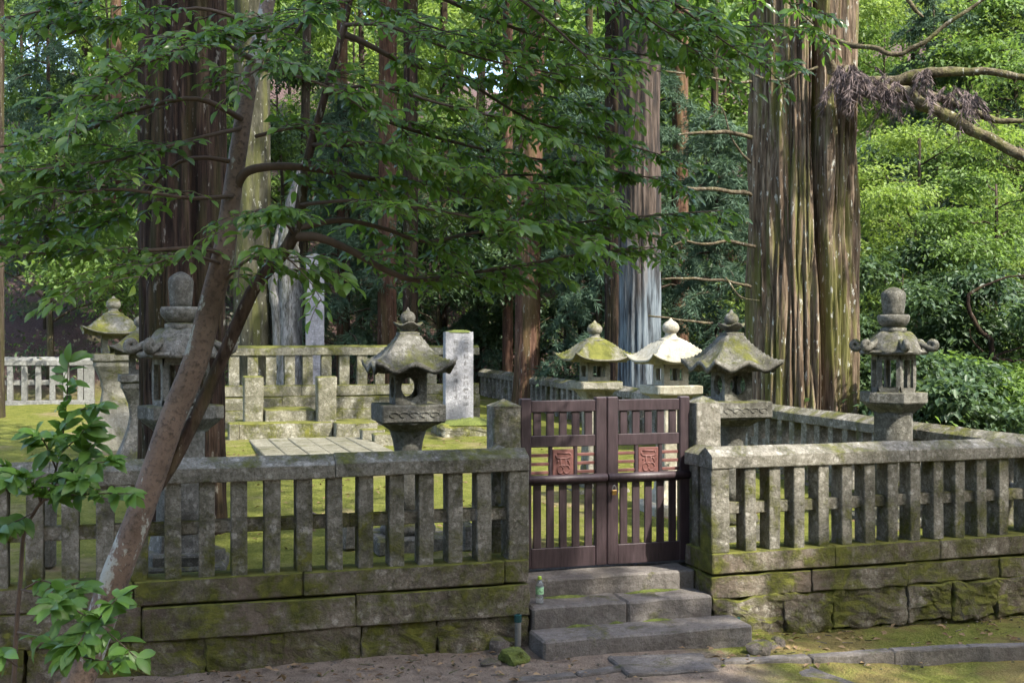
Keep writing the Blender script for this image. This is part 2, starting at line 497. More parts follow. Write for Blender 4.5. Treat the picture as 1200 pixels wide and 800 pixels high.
# ------------------------------------------------------------------ ground sheet
def build_ground():
    xs = np.concatenate([np.linspace(-70, -12, 30), np.linspace(-11.5, -5, 22), np.arange(-4.9, 4.5, 0.09),
                         np.linspace(4.5, 5.2, 15), np.linspace(5.3, 12, 34), np.linspace(12.6, 75, 44)])
    ys = np.concatenate([np.linspace(-45, -9, 20), np.linspace(-8.5, -2.1, 24), np.arange(-2.0, 0.0, 0.08), [0.02, 0.10, 0.135, 0.145, 0.2],
                         np.arange(0.27, 4.0, 0.09), np.linspace(4.1, 17, 60), np.linspace(17.4, 45, 60), np.linspace(46, 110, 30)])
    X, Y = np.meshgrid(xs, ys)
    Z = ground_z(X, Y)
    rough = np.zeros_like(Z)
    for i in range(len(ys)):
        if -9 < ys[i] < 40:
            for j in range(len(xs)):
                if -9 < xs[j] < 14:
                    p = Vector((xs[j], ys[i], 0))
                    rough[i, j] = 0.03 * noise.noise(p * 1.1) + 0.014 * noise.noise(p * 4.7)
    Z = Z + rough
    V = np.stack([X.ravel(), Y.ravel(), Z.ravel()], 1)
    ny, nx = X.shape
    idx = np.arange(nx * ny).reshape(ny, nx)
    Fq = np.stack([idx[:-1, :-1].ravel(), idx[:-1, 1:].ravel(), idx[1:, 1:].ravel(), idx[1:, :-1].ravel()], 1)
    o = part('ground', mesh_np('ground', V, Fq, True), M['ground'])
    tag(o, 'mossy earth of the precinct rising to a wooded slope', kind='structure')
    return o
ground = build_ground()

# ------------------------------------------------------------------ fences
_cache = {}
def cached(key, fn):
    if key not in _cache: _cache[key] = fn()
    return _cache[key]

def rail_mesh(L, depth, z0, z1, zr, seed):
    n = max(2, int(L / 0.22))
    rr = random.Random(seed)
    prof = [(0.004, z0), (0.0, z0 + 0.008), (0.0, z1 - 0.006), (0.012, z1 + 0.004), (depth * 0.5, zr), (depth - 0.012, z1 + 0.004), (depth, z1 - 0.006), (depth, z0 + 0.008), (depth - 0.004, z0)]
    v, f = [], []
    k = len(prof)
    off = Vector((seed * 7.1, 0, 0))
    for i in range(n + 1):
        x = L * i / n
        if i == 0: x += 0.0
        for (y, z) in prof:
            d = noise.noise_vector(Vector((x * 3, y * 8, z * 8)) + off) * 0.006
            v.append((x, y + d.y, z + d.z))
    for i in range(n):
        for j in range(k):
            m = (j + 1) % k
            f.append((i*k+j, (i+1)*k+j, (i+1)*k+m, i*k+m))
    f.append(tuple(range(k)))
    f.append(tuple(n*k + j for j in range(k - 1, -1, -1)))
    return mesh_pd('rail', v, f)

def block(parent, name, x0, x1, y0, y1, z0, z1, mat, seed, bev=0.012, jit=0.006, cuts=0, shear=0.0):
    me = stone_mesh(name, x1 - x0, y1 - y0, z1 - z0, bev, jit, seed, cuts)
    o = part(name, me, mat, parent, ((x0 + x1) / 2, (y0 + y1) / 2, z0))
    return o

def fence(name, label, p0, p1, z_at0, z_at1, H, balusters, bw, bd, mat, bmat, depth=0.24, courses=(), posts=(), mid=True,
          rail_len=1.9, gaps=0.4, seed=1, cat='fence', midz=(0.99, 1.085), sillcut=True):
    """H = (rail_bottom, rail_top, ridge, sill_top, sill_bottom) above the local base; p0->p1 runs along local x, local y goes away from the viewer's side"""
    d = Vector((p1[0] - p0[0], p1[1] - p0[1])); L = d.length
    rz = math.atan2(d.y, d.x)
    slope = math.atan2(z_at1 - z_at0, L)
    r = root(name, label, cat, (p0[0], p0[1], z_at0), rz)
    r.rotation_euler = (0, -slope, rz)
    rr = random.Random(seed)
    rb, rt, rg, st, sb = H
    x = 0.0; k = 0
    while x < L - 1e-6:
        x1 = L if x + rail_len * 1.4 > L else x + rail_len * rr.uniform(0.85, 1.15)
        part('rail', rail_mesh(x1 - x - 0.004, depth, rb, rt, rg, seed * 10 + k), mat, r, (x, rr.uniform(-0.004, 0.004), rr.uniform(-0.005, 0.005)))
        x = x1; k += 1
    for (a, b) in posts:
        block(r, 'post', a, b, 0.012, depth - 0.012, st - 0.004, rb + 0.004, mat, seed + int(a * 100), 0.008, 0.004, 2)
    for i, a in enumerate(balusters):
        me = cached(('bal', bw, bd, round(rb - st, 3), i % 5, mat.name), lambda: stone_mesh('baluster', bw, bd, rb - st + 0.006, 0.006, 0.007, i % 5 + 3, 1))
        part('baluster', me, mat, r, (a + bw / 2 + rr.uniform(-.005, .005), 0.022 + bd / 2 + rr.uniform(-.004, .004), st - 0.003), (0, 0, rr.uniform(-.02, .02)))
    if mid:
        x = 0.02; k = 0
        while x < L - 0.05:
            x1 = L - 0.02 if x + rail_len * 1.4 > L else x + rail_len
            block(r, 'mid_rail', x, x1 - 0.003, 0.075, 0.075 + bd * 0.45, midz[0], midz[1], mat, seed + 50 + k, 0.006, 0.004, 1)
            x = x1; k += 1
    # sill stones
    x = 0.0; k = 0
    while x < L - 1e-6:
        x1 = L if x + 1.5 > L else x + rr.uniform(1.0, 1.6)
        block(r, 'sill', x, x1 - 0.004, rr.uniform(-0.006, 0.004), depth + 0.02, sb, st, mat if not sillcut else bmat, seed + 80 + k, 0.010, 0.006, 2)
        x = x1; k += 1
    # courses of base stones (z0,z1,wmin,wmax,front,rough)
    for ci, (z0, z1, w0, w1, fr, jit) in enumerate(courses):
        x = 0.0; k = 0
        while x < L - 1e-6:
            w = rr.uniform(w0, w1)
            x1 = L if x + w * 1.35 > L else x + w
            gap = 0.016 if (ci == 0 and rr.random() < gaps) else 0.002
            cc = 8 if jit > 0.012 else 3
            o = block(r, 'base_stone', x + 0.002, x1 - 0.002, fr + rr.uniform(-0.012, 0.012), depth + 0.1, z0 - 0.002, z1 - gap, bmat, seed * 3 + ci * 40 + k, 0.008, jit, cc)
            x = x1; k += 1
    return r

HF = (1.345, 1.45, 1.515, 0.666, 0.493)
lb = [-0.405 - 0.228 * k for k in range(20)]
FL = 5.2
front_left = fence('stone_fence', 'mossy stone baluster fence running left from the wooden gate behind the leaning tree', (-FL, 0), (0, 0), 0, 0, HF,
      [FL + a - 0.005 for a in lb if a > -FL + 0.1], 0.112, 0.17, M['fence'], M['base'],
      courses=[(0.25, 0.493, 0.9, 1.5, -0.004, 0.012), (-0.12, 0.25, 0.38, 0.70, 0.012, 0.022)], posts=[(FL - 0.165, FL)], gaps=0.5, seed=3, midz=(0.967, 1.064))
rb_ = [1.865 + 0.2275 * k for k in range(12)]
RX0, RX1 = 1.557, 4.99
front_right = fence('stone_fence', 'pale lichened stone baluster fence right of the gate, ending at a corner', (RX0, 0), (RX1, 0), -0.04, -0.03, HF,
      [a - RX0 for a in rb_], 0.10, 0.17, M['fence'], M['base'],
      courses=[(0.30, 0.493, 0.5, 1.0, -0.004, 0.014), (-0.03, 0.30, 0.42, 0.74, 0.0, 0.03), (-0.22, -0.03, 0.3, 0.5, 0.03, 0.03)], posts=[(0, 0.165), (RX1 - RX0 - 0.30, RX1 - RX0 - 0.02)], gaps=0.55, seed=11, midz=(0.967, 1.064))
# short returns that run back from the fence ends to the gate posts
for side, (x0, lab) in enumerate(((-0.235, 'short stone return linking the left fence end to its gate post'), (1.559, 'short stone return linking the right fence end to its gate post'))):
    r = root('fence_return', lab, 'fence', (x0, 0.245, -0.04 * side))
    w = 0.225
    mb = rail_mesh(0.28, w, 1.345, 1.45, 1.513, 77 + side)
    part('rail', mb, M['fence'], r, (w, 0, 0), (0, 0, R(90)))
    block(r, 'baluster', 0.03, w - 0.03, 0.10, 0.20, 0.66, 1.348, M['fence'], 5 + side, 0.006, 0.005, 1)
    block(r, 'mid_rail', 0.08, 0.16, 0.002, 0.27, 0.967, 1.064, M['fence'], 15 + side, 0.006, 0.004, 1)
    block(r, 'sill', 0.002, w - 0.002, 0.024, 0.275, 0.493, 0.664, M['base'], 25 + side, 0.01, 0.005, 2)
    block(r, 'base_stone', 0.004, w - 0.004, 0.105, 0.275, 0.0, 0.490, M['base'], 35 + side, 0.01, 0.006, 2)

# side fence running back on the right; its front (local y=0) faces the enclosure
SY0, SY1 = 0.26, 16.6
sp0, sp1 = (side_x(SY1) , SY1), (side_x(SY0), SY0)
sl = math.hypot(sp1[0] - sp0[0], sp1[1] - sp0[1])
nb = int(sl / 0.27)
side = fence('stone_fence', 'long stone baluster fence running back past the giant cedar to the wood', sp0, sp1, 0.24, -0.03, HF,
      [0.12 + 0.27 * k for k in range(nb)], 0.11, 0.17, M['fence'], M['base'],
      courses=[(-0.4, 0.493, 0.9, 1.4, 0.0, 0.008)], gaps=0.0, seed=23, rail_len=2.2, midz=(0.967, 1.064))
# back boundary, seen at the far left beyond the lantern pair
BY = 15.6
back_left = fence('stone_fence', 'weathered grey stone fence closing the mossy yard at the foot of the slope', (-11.0, BY), (-3.95, BY), 0.55, 0.55, HF,
      [0.1 + 0.255 * k for k in range(27)], 0.105, 0.15, M['farfence'], M['farfence'],
      courses=[(0.2, 0.493, 0.9, 1.4, 0.0, 0.008)], gaps=0.0, seed=31, midz=(0.967, 1.064), posts=[(6.85, 7.04)])

# ------------------------------------------------------------------ gate posts, gate, steps
GY = 0.60
def gate_post(x0, label):
    h = 1.82
    r = root('gate_post', label, 'gate post', (x0 + 0.115, GY, 0.0))
    me = stone_mesh('shaft', 0.23, 0.22, h, 0.008, 0.004, int(x0 * 10) + 40, 3)
    part('shaft', me, M['fence'], r, (0, 0, 0))
    v = [(-.117,-.112,h-.002),(.117,-.112,h-.002),(.117,.112,h-.002),(-.117,.112,h-.002),(0,0,h+0.055),(-.113,-.108,h-.02),(.113,-.108,h-.02),(.113,.108,h-.02),(-.113,.108,h-.02)]
    f = [(0,1,4),(1,2,4),(2,3,4),(3,0,4),(5,6,1,0),(6,7,2,1),(7,8,3,2),(8,5,0,3),(8,7,6,5)]
    part('pointed_cap', mesh_pd('pointed_cap', v, f), M['fence'], r)
gate_post(-0.145, 'square stone post with low pointed top on the left of the wooden gate')
gate_post(1.655, 'square stone post with low pointed top on the right of the wooden gate')

def bevbox(name, x0, x1, y0, y1, z0, z1, bev=0.004):
    bm = bmesh.new(); bmesh.ops.create_cube(bm, size=1)
    bmesh.ops.scale(bm, vec=(x1-x0, y1-y0, z1-z0), verts=bm.verts)
    bmesh.ops.translate(bm, vec=((x0+x1)/2, (y0+y1)/2, (z0+z1)/2), verts=bm.verts)
    bmesh.ops.bevel(bm, geom=list(bm.edges), offset=bev, segments=1, affect='EDGES')
    me = bpy.data.meshes.new(name); bm.to_mesh(me); bm.free(); return me

def crest_mesh():
    """carved plaque relief: a ribbon bar over a square over two roundels"""
    mb = MB()
    def ring(cx, cz, rx, rz, r, n=20, a0=0, a1=2*math.pi):
        pts = [(cx + rx*math.cos(a0+(a1-a0)*i/n), 0, cz + rz*math.sin(a0+(a1-a0)*i/n)) for i in range(n+1)]
        mb.add(*tube(pts, r, 6))
    def line(pts, r): mb.add(*tube([(x, 0, z) for x, z in pts], r, 6))
    ring(-0.024, -0.038, 0.023, 0.025, 0.006); ring(0.026, -0.038, 0.025, 0.025, 0.006)
    line([(-0.056, 0.058), (-0.062, 0.045), (-0.05, 0.034), (-0.02, 0.030), (0.03, 0.030), (0.055, 0.036), (0.062, 0.05), (0.05, 0.063)], 0.006)
    line([(-0.05, 0.064), (0.02, 0.062), (0.05, 0.063)], 0.006)
    line([(-0.02, 0.028), (-0.022, -0.008), (0.0, -0.014), (0.022, -0.008), (0.02, 0.028)], 0.006)
    line([(0.028, 0.022), (0.044, 0.012), (0.05, -0.01)], 0.005)
    line([(-0.036, 0.02), (-0.05, 0.004)], 0.005)
    return mb.mesh('carved_crest', True)

gate = root('wooden_gate', 'dark brown two-leaf slatted wooden gate with carved red crests and a padlock', 'gate', (0.868, GY, 0.47))
def leaf(sgn):
    """sgn -1 left leaf, +1 right leaf; local x measured from the meeting line outwards"""
    W = 0.762
    def X(a, b): return (a, b) if sgn > 0 else (-b, -a)
    def piece(name, a, b, z0, z1, y0=-0.02, y1=0.02, mat='gate', bev=0.004, parent=gate):
        x0, x1 = X(a, b)
        return part(name, bevbox(name, x0, x1, y0, y1, z0, z1, bev), M[mat], parent)
    piece('stile', 0.003, 0.102, 0.0, 1.41, -0.032, 0.032, bev=0.008)
    piece('stile', W - 0.095, W, 0.0, 1.405, -0.032, 0.032, bev=0.008)
    a, b = 0.1025, W - 0.0955
    piece('rail', a, b, 0.0, 0.165, -0.024, 0.024)
    piece('rail', a, b, 0.685, 0.71, -0.022, 0.022)
    piece('rail', a, b, 1.0, 1.095, -0.024, 0.024)
    piece('rail', a, b, 1.29, 1.385, -0.024, 0.024)
    n = 5
    pitch = (b - a) / n
    for k in range(n):
        c = a + pitch * (k + 0.5)
        piece('slat', c - 0.033, c + 0.033, 0.163, 0.687, -0.012, 0.012)
        piece('slat', c - 0.033, c + 0.033, 1.093, 1.292, -0.012, 0.012)
    mid = (a + b) / 2
    for q in (mid - 0.125, mid + 0.095):
        piece('muntin', q, q + 0.03, 0.709, 1.002, -0.018, 0.018)
    for k in range(3):
        z = 0.775 + 0.072 * k
        piece('thin_bar', a, mid - 0.126, z, z + 0.026, -0.010, 0.010, 'crest', 0.003)
        piece('thin_bar', mid + 0.126, b, z, z + 0.026, -0.010, 0.010, 'crest', 0.003)
    pl = piece('crest_panel', mid - 0.092, mid + 0.092, 0.742, 0.978, -0.012, 0.012, 'crest')
    cx = sgn * mid
    part('carved_crest', CREST, M['crest'], pl, (cx, -0.012, 0.862), (0, 0, 0), (1.1, 1.0, 1.35))
    # lock bar: a rounded bar standing proud of the leaf
    x0, x1 = X(0.004, W - 0.003)
    v, f = tube([(x0, 0, 0), (x0 + 0.004, 0, 0), (x1 - 0.004, 0, 0), (x1, 0, 0)], [0.030, 0.036, 0.036, 0.030], 12)
    part('lock_bar', mesh_pd('lock_bar', v, f, True), M['gate'], gate, (0, -0.036, 0.735))
CREST = crest_mesh()
leaf(-1); leaf(1)
pk = root('padlock', 'small brass padlock hanging at the meeting of the gate leaves', 'padlock', (0.913, GY - 0.075, 1.06))
part('lock_case', bevbox('lock_case', -0.022, 0.022, -0.010, 0.010, 0, 0.042, 0.004), M['brass'], pk)
v, f = tube(smooth_path([(-0.014, 0, 0.04), (-0.014, 0, 0.062), (0, 0, 0.08), (0.014, 0, 0.062), (0.014, 0, 0.04)], 4), 0.0045, 8)
part('shackle', mesh_pd('shackle', v, f, True), M['steel'], pk)

# steps up to the gate
st = root('stone_steps', 'worn stone steps climbing to the wooden gate', 'steps', (0.8, 0, 0))
def step(x0, x1, y0, y1, z0, z1, s, rz=0.0):
    o = block(st, 'step_stone', x0 - 0.8, x1 - 0.8, y0, y1, z0, z1, M['step'], s, 0.016, 0.010, 4)
    o.rotation_euler = (0, 0, rz)
step(-0.02, 1.70, -0.40, -0.02, -0.15, 0.135, 61)
step(0.012, 0.80, -0.03, 0.32, -0.05, 0.295, 62)
step(0.806, 1.545, -0.03, 0.32, -0.05, 0.295, 63)
step(0.02, 1.54, 0.285, 0.62, 0.1, 0.445, 64)
def step_moss(cx, cy, z, rx, ry, s):
    v, f = [], []
    m, n = 4, 22; q_ = random.Random(s)
    for j in range(m + 1):
        t = j / m
        for k in range(n):
            a_ = 2 * math.pi * k / n
            w = t * (1 + 0.35 * noise.noise(Vector((math.cos(a_) * 2.2, math.sin(a_) * 2.2, s))))
            v.append((cx - 0.8 + rx * w * math.cos(a_), cy + ry * w * math.sin(a_), z + 0.014 * (1 - t * t) * (0.6 + 0.8 * q_.random()) - 0.006 * t))
    for j in range(m):
        for k in range(n):
            i = (k + 1) % n; f.append((j*n+k, (j+1)*n+k, (j+1)*n+i, j*n+i))
    part('moss_patch', mesh_pd('moss_patch', v, f, True), M['mosspad'], st)
for q_ in ((0.35, 0.262, 0.296, 0.28, 0.03, 1), (1.15, 0.262, 0.296, 0.30, 0.03, 2), (0.38, -0.055, 0.136, 0.13, 0.02, 3), (1.05, -0.055, 0.136, 0.15, 0.022, 4), (0.70, -0.05, 0.136, 0.08, 0.02, 5)): step_moss(*q_)
th = root('threshold_paving', 'flat mossy threshold slabs beneath the wooden gate', 'paving', (0.8, 0.9, 0.3))
for i, (a, b) in enumerate(((-0.8, -0.26), (-0.25, 0.35), (0.36, 0.85))):
    block(th, 'slab', a, b, -0.27, 0.5, 0, 0.152, M['step'], 66 + i, 0.012, 0.006, 2)

# ------------------------------------------------------------------ kerb, paving before the steps
def quadslab(parent, name, corners, z0, z1, mat, seed):
    """a slab with the given four corners (x,y), chamfered"""
    c = Vector((sum(p[0] for p in corners) / 4, sum(p[1] for p in corners) / 4))
    rr = random.Random(seed)
    v, f = [], []
    rings = [(1.0, z0), (1.0, z1 - 0.012)]
    n = 8
    pts = []
    for k in range(4):
        a, b = Vector(corners[k]), Vector(corners[(k + 1) % 4])
        for i in range(n): pts.append(a.lerp(b, i / n) + Vector((rr.uniform(-.006, .006), rr.uniform(-.006, .006))))
    m = len(pts)
    def ringv(inset, z):
        for p in pts:
            d = (c - p); d.normalize()
            q = p + d * inset
            v.append((q.x - parent.location.x, q.y - parent.location.y, z - parent.location.z + rr.uniform(-.003, .003)))
    ringv(0, z0); ringv(0, z1 - 0.012); ringv(0.012, z1)
    for j in range(2):
        for i in range(m):
            k = (i + 1) % m
            f.append((j*m+i, j*m+k, (j+1)*m+k, (j+1)*m+i))
    f.append(tuple(2*m + i for i in range(m)))
    me = mesh_pd(name, v, f)
    return part(name, me, mat, parent)

def G(px, py, z=0.0):
    a, b = (px - 600) / FPX, (HOR - py) / FPX
    t = (z - CAMZ) / b
    p = P(px, py, t)
    return (p.x, p.y)

pv = root('stone_path', 'grey stone paving leading to the foot of the steps', 'paving', (0.7, -0.9, 0))
quadslab(pv, 'slab', [G(737, 789, .03), G(843, 783, .03), G(822, 764, .03), G(712, 768, .03)], -0.1, 0.03, M['step'], 71)
zz = -0.045
edge_n = [G(620, 801, zz), G(735, 788, zz), G(945, 776, zz)]
def lerp2(a, b, t): return (a[0] + (b[0]-a[0])*t, a[1] + (b[1]-a[1])*t)
# planks of paving that run away from the kerb towards the viewer's right
far0, far1 = Vector(G(640, 801, zz)), Vector(G(950, 782, zz))
dirp = (Vector(G(975, 812, zz)) - Vector(G(905, 786, zz))).normalized()
nrow = 7
for k in range(nrow):
    a = far0.lerp(far1, k / nrow + 0.004); b = far0.lerp(far1, (k + 1) / nrow - 0.006)
    L1 = 1.1 if k % 2 else 1.35
    quadslab(pv, 'slab', [tuple(a + dirp * L1), tuple(b + dirp * L1), tuple(b), tuple(a)], -0.15, zz + 0.012, M['step'], 80 + k)
    quadslab(pv, 'slab', [tuple(a + dirp * (L1 + 1.4)), tuple(b + dirp * (L1 + 1.4)), tuple(b + dirp * (L1 + .012)), tuple(a + dirp * (L1 + .012))], -0.15, zz + 0.01, M['step'], 90 + k)
kb = root('kerb', 'low stone kerb curving across the moss before the fence', 'kerb', (2, -0.6, 0))
kp = [(600, 800), (672, 793), (738, 783), (842, 776), (945, 771), (1040, 764), (1130, 759), (1215, 757), (1300, 755)]
for i in range(len(kp) - 1):
    a, b = Vector(G(*kp[i], -0.02)), Vector(G(*kp[i+1], -0.02))
    d = (b - a).normalized(); nrm = Vector((-d.y, d.x))
    a2, b2 = a + d * 0.004, b - d * 0.004
    quadslab(kb, 'kerb_stone', [tuple(a2 - nrm * 0.10), tuple(b2 - nrm * 0.10), tuple(b2), tuple(a2)], -0.25, 0.015 if i > 2 else 0.02, M['step'], 100 + i)
# ------------------------------------------------------------------ stone lanterns
def shell_box(half, h, wall, hole, nsides=4, phase=None):
    """hollow fire box; hole = list of (t,z) of the window outline, t across the face (-1..1 of half width), z 0..1 of the height"""
    v, f = [], []
    apo = half
    wd = 2 * apo * math.tan(math.pi / nsides)
    nh = len(hole)
    for k in range(nsides):
        a = 2 * math.pi * k / nsides + (phase or 0)
        nx, ny = math.cos(a), math.sin(a); tx, ty = -ny, nx
        def pt(t, z, d): return (nx * (apo - d) + tx * t, ny * (apo - d) + ty * t, z)
        o = len(v)
        outer = []
        for (t, z) in hole:      # outer frame point matched to each hole point (square outline)
            s = max(abs(t), abs(2 * z - 1)) or 1
            outer.append((t / s, 0.5 + (z - 0.5) / s))
        for d, w2 in ((0, wd), (wall, wd - 2 * wall * math.tan(math.pi / nsides))):
            for (t, z) in outer: v.append(pt(t * w2 / 2, z * h, d))
            for (t, z) in hole: v.append(pt(t * wd / 2, z * h, d))
        for i in range(nh):
            j = (i + 1) % nh
            f.append((o+i, o+j, o+nh+j, o+nh+i))
            f.append((o+2*nh+j, o+2*nh+i, o+3*nh+i, o+3*nh+j))
            f.append((o+nh+i, o+nh+j, o+3*nh+j, o+3*nh+i))
    return v, f

def hole_round(rt, rz, cz, n=16):
    return [(rt * math.cos(2*math.pi*(i+0.5)/n), cz + rz * math.sin(2*math.pi*(i+0.5)/n)) for i in range(n)]
def hole_rect(a, z0, z1, n=4):
    p = []
    c = [(-a, z0), (a, z0), (a, z1), (-a, z1)]
    for k in range(4):
        for i in range(n):
            t = i / n; q = c[(k+1) % 4]
            p.append((c[k][0]*(1-t)+q[0]*t, c[k][1]*(1-t)+q[1]*t))
    return p

def square_roof(half, H, top, thick, tip=0.06, arch=0.0, prof=1.7, bell=0.0, n=25, seed=0):
    """curved square roof, eave centre at z=0, apex plate half-width top at z=H, corners swept up by tip"""
    v, f = [], []
    g = np.linspace(-1, 1, n)
    off = Vector((seed * 3.3, 1, 2))
    for side in (0, 1):
        for yy in g:
            for xx in g:
                r = max(abs(xx), abs(yy)); 
                t = min(1.0, max(0.0, (r - top / half) / (1 - top / half)))
                mn = min(abs(xx), abs(yy)); 
                cor = (mn / r) if r > 1e-6 else 0
                base = (1 - t) ** prof
                if bell: base = (1 - bell) * base + bell * (0.5 + 0.5 * math.cos(math.pi * t ** 1.15))
                z = H * base
                z += tip * (cor ** 3) * (t ** 2.2)
                z += arch * math.exp(-(mn / max(r, 1e-6) / 0.30) ** 2) * t ** 3
                z -= arch * 0.55 * math.exp(-((mn / max(r, 1e-6) - 0.55) / 0.2) ** 2) * t ** 3
                ext = 1 + 0.06 * cor ** 4 * t
                d = noise.noise_vector(Vector((xx * 3, yy * 3, side)) + off) * 0.008
                if side:
                    z = min(z - thick * 0.4, z - thick + 0.03 * t) if t > 0.02 else z - thick
                    z = max(z, -thick + tip * (cor ** 3) * t ** 2.2 + arch * math.exp(-(mn / max(r, 1e-6) / 0.30) ** 2) * t ** 3 * 0.8) if t > 0.72 else -thick * 0.6
                    ext *= 0.985
                v.append((xx * half * ext + d.x, yy * half * ext + d.y, z + d.z))
    N = n * n
    idx = lambda i, j, s: s * N + j * n + i
    for j in range(n - 1):
        for i in range(n - 1):
            f.append((idx(i,j,0), idx(i+1,j,0), idx(i+1,j+1,0), idx(i,j+1,0)))
            f.append((idx(i,j,1), idx(i,j+1,1), idx(i+1,j+1,1), idx(i+1,j,1)))
    for i in range(n - 1):
        f.append((idx(i+1,0,0), idx(i,0,0), idx(i,0,1), idx(i+1,0,1)))
        f.append((idx(i,n-1,0), idx(i+1,n-1,0), idx(i+1,n-1,1), idx(i,n-1,1)))
        f.append((idx(0,i,0), idx(0,i+1,0), idx(0,i+1,1), idx(0,i,1)))
        f.append((idx(n-1,i+1,0), idx(n-1,i,0), idx(n-1,i,1), idx(n-1,i+1,1)))
    return v, f

def lp(name, vf, mat, r, z=0.0, smooth=False, rz=0.0):
    return part(name, mesh_pd(name, vf[0], vf[1], smooth), mat, r, (0, 0, z), (0, 0, rz))

def sphere_prof(r, z, n=9, zs=1.0, tipz=0.0):
    p = []
    for i in range(n + 1):
        a = -math.pi / 2 + math.pi * i / n
        p.append((max(0.004, r * math.cos(a)), z + r * zs * (1 + math.sin(a))))
    if tipz: p[-1] = (0.004, p[-1][1] + tipz)
    return p

def lantern_arch(label, x, y, z0, mat, seed):
    """square lantern with wavy gabled eaves, lotus saucer and ball"""
    r = root('stone_lantern', label, 'stone lantern', (x, y, z0))
    rr = random.Random(seed)
    h0 = 0.55 - z0
    q = lambda z: z - z0
    part('plinth', stone_mesh('plinth', 0.66, 0.66, q(0.66), 0.02, 0.008, seed, 3), mat, r)
    lp('base', lathe([(0.24, q(.655)), (0.25, q(.70)), (0.23, q(.74)), (0.17, q(.80)), (0.14, q(.83))], 24, 0.01, seed), mat, r, 0, True)
    lp('column', lathe([(0.125, q(.82)), (0.118, q(1.0)), (0.112, q(1.2)), (0.118, q(1.36)), (0.135, q(1.47)), (0.158, q(1.545)), (0.165, q(1.56))], 24, 0.006, seed), mat, r, 0, True)
    # petal moulding
    pv_, pf = [], []
    prof = [(0.150, 1.553), (0.185, 1.575), (0.235, 1.61), (0.262, 1.632), (0.262, 1.645)]
    n = 48
    for i, (h, z) in enumerate(prof):
        for k in range(n):
            a = 2 * math.pi * (k + .5) / n
            sq = 1 / max(abs(math.cos(a)), abs(math.sin(a)))
            rad = h * (1 + (min(sq, 1.3) - 1) * (0.2 + 0.2 * i)) 
            pet = 0.018 * abs(math.sin(a * 8)) * (i / 4)
            pv_.append((rad * math.cos(a), rad * math.sin(a), q(z) + (pet if i < 4 else 0) - 0.012 * (i == 3)))
    for j in range(len(prof) - 1):
        for k in range(n):
            m = (k + 1) % n
            pf.append((j*n+k, j*n+m, (j+1)*n+m, (j+1)*n+k))
    pf.append(tuple(range(n-1, -1, -1))); pf.append(tuple((len(prof)-1)*n + k for k in range(n)))
    lp('petal_moulding', (pv_, pf), mat, r)
    sl = part('platform', stone_mesh('platform', 0.56, 0.56, 0.155, 0.012, 0.005, seed + 1, 3), mat, r, (0, 0, q(1.640)))
    for sy, rzz in ((-1, 0), (1, math.pi)):
        mb = MB()
        for k in range(5):
            cx = -0.18 + 0.09 * k
            mb.add(*tube([(cx + 0.04*math.cos(a), -0.281, 0.075 + 0.022*math.sin(a)) for a in np.linspace(0.2, math.pi*1.5, 8)], 0.006, 5))
        part('carved_scroll', mb.mesh('carved_scroll', True), mat, sl, (0, 0, 0), (0, 0, rzz))
    fb = shell_box(0.14, 0.30, 0.035, hole_round(0.62, 0.31, 0.5, 20))
    lp('fire_box', fb, mat, r, q(1.792))
    lp('fire_box_cap', loft_square([(0.155, q(2.088)), (0.165, q(2.10)), (0.165, q(2.125))], 0.003, seed), mat, r)
    lp('roof', square_roof(0.335, 0.30, 0.085, 0.075, 0.075, 0.055, 1.35, 0.0, 29, seed), mat, r, q(2.115), True)
    lp('roof_block', loft_square([(0.088, q(2.395)), (0.088, q(2.425)), (0.07, q(2.432))], 0.003, seed), mat, r)
    # lotus saucer
    n = 32; sv, sf = [], []
    prof = [(0.055, 2.428), (0.06, 2.445), (0.085, 2.465), (0.122, 2.495), (0.125, 2.505), (0.06, 2.50)]
    for i, (h, z) in enumerate(prof):
        for k in range(n):
            a = 2 * math.pi * k / n
            w = 0.016 * math.cos(4 * a) if i in (3, 4) else 0
            sv.append(((h + w * .5) * math.cos(a), (h + w * .5) * math.sin(a), q(z) + w))
    for j in range(len(prof) - 1):
        for k in range(n):
            m = (k + 1) % n; sf.append((j*n+k, j*n+m, (j+1)*n+m, (j+1)*n+k))
    sf.append(tuple(range(n-1, -1, -1))); sf.append(tuple((len(prof)-1)*n + k for k in range(n)))
    lp('lotus_saucer', (sv, sf), mat, r, 0, True)
    lp('finial', lathe(sphere_prof(0.068, q(2.488), 10, 0.95, 0.03), 18, 0.01, seed), mat, r, 0, True)
    return r

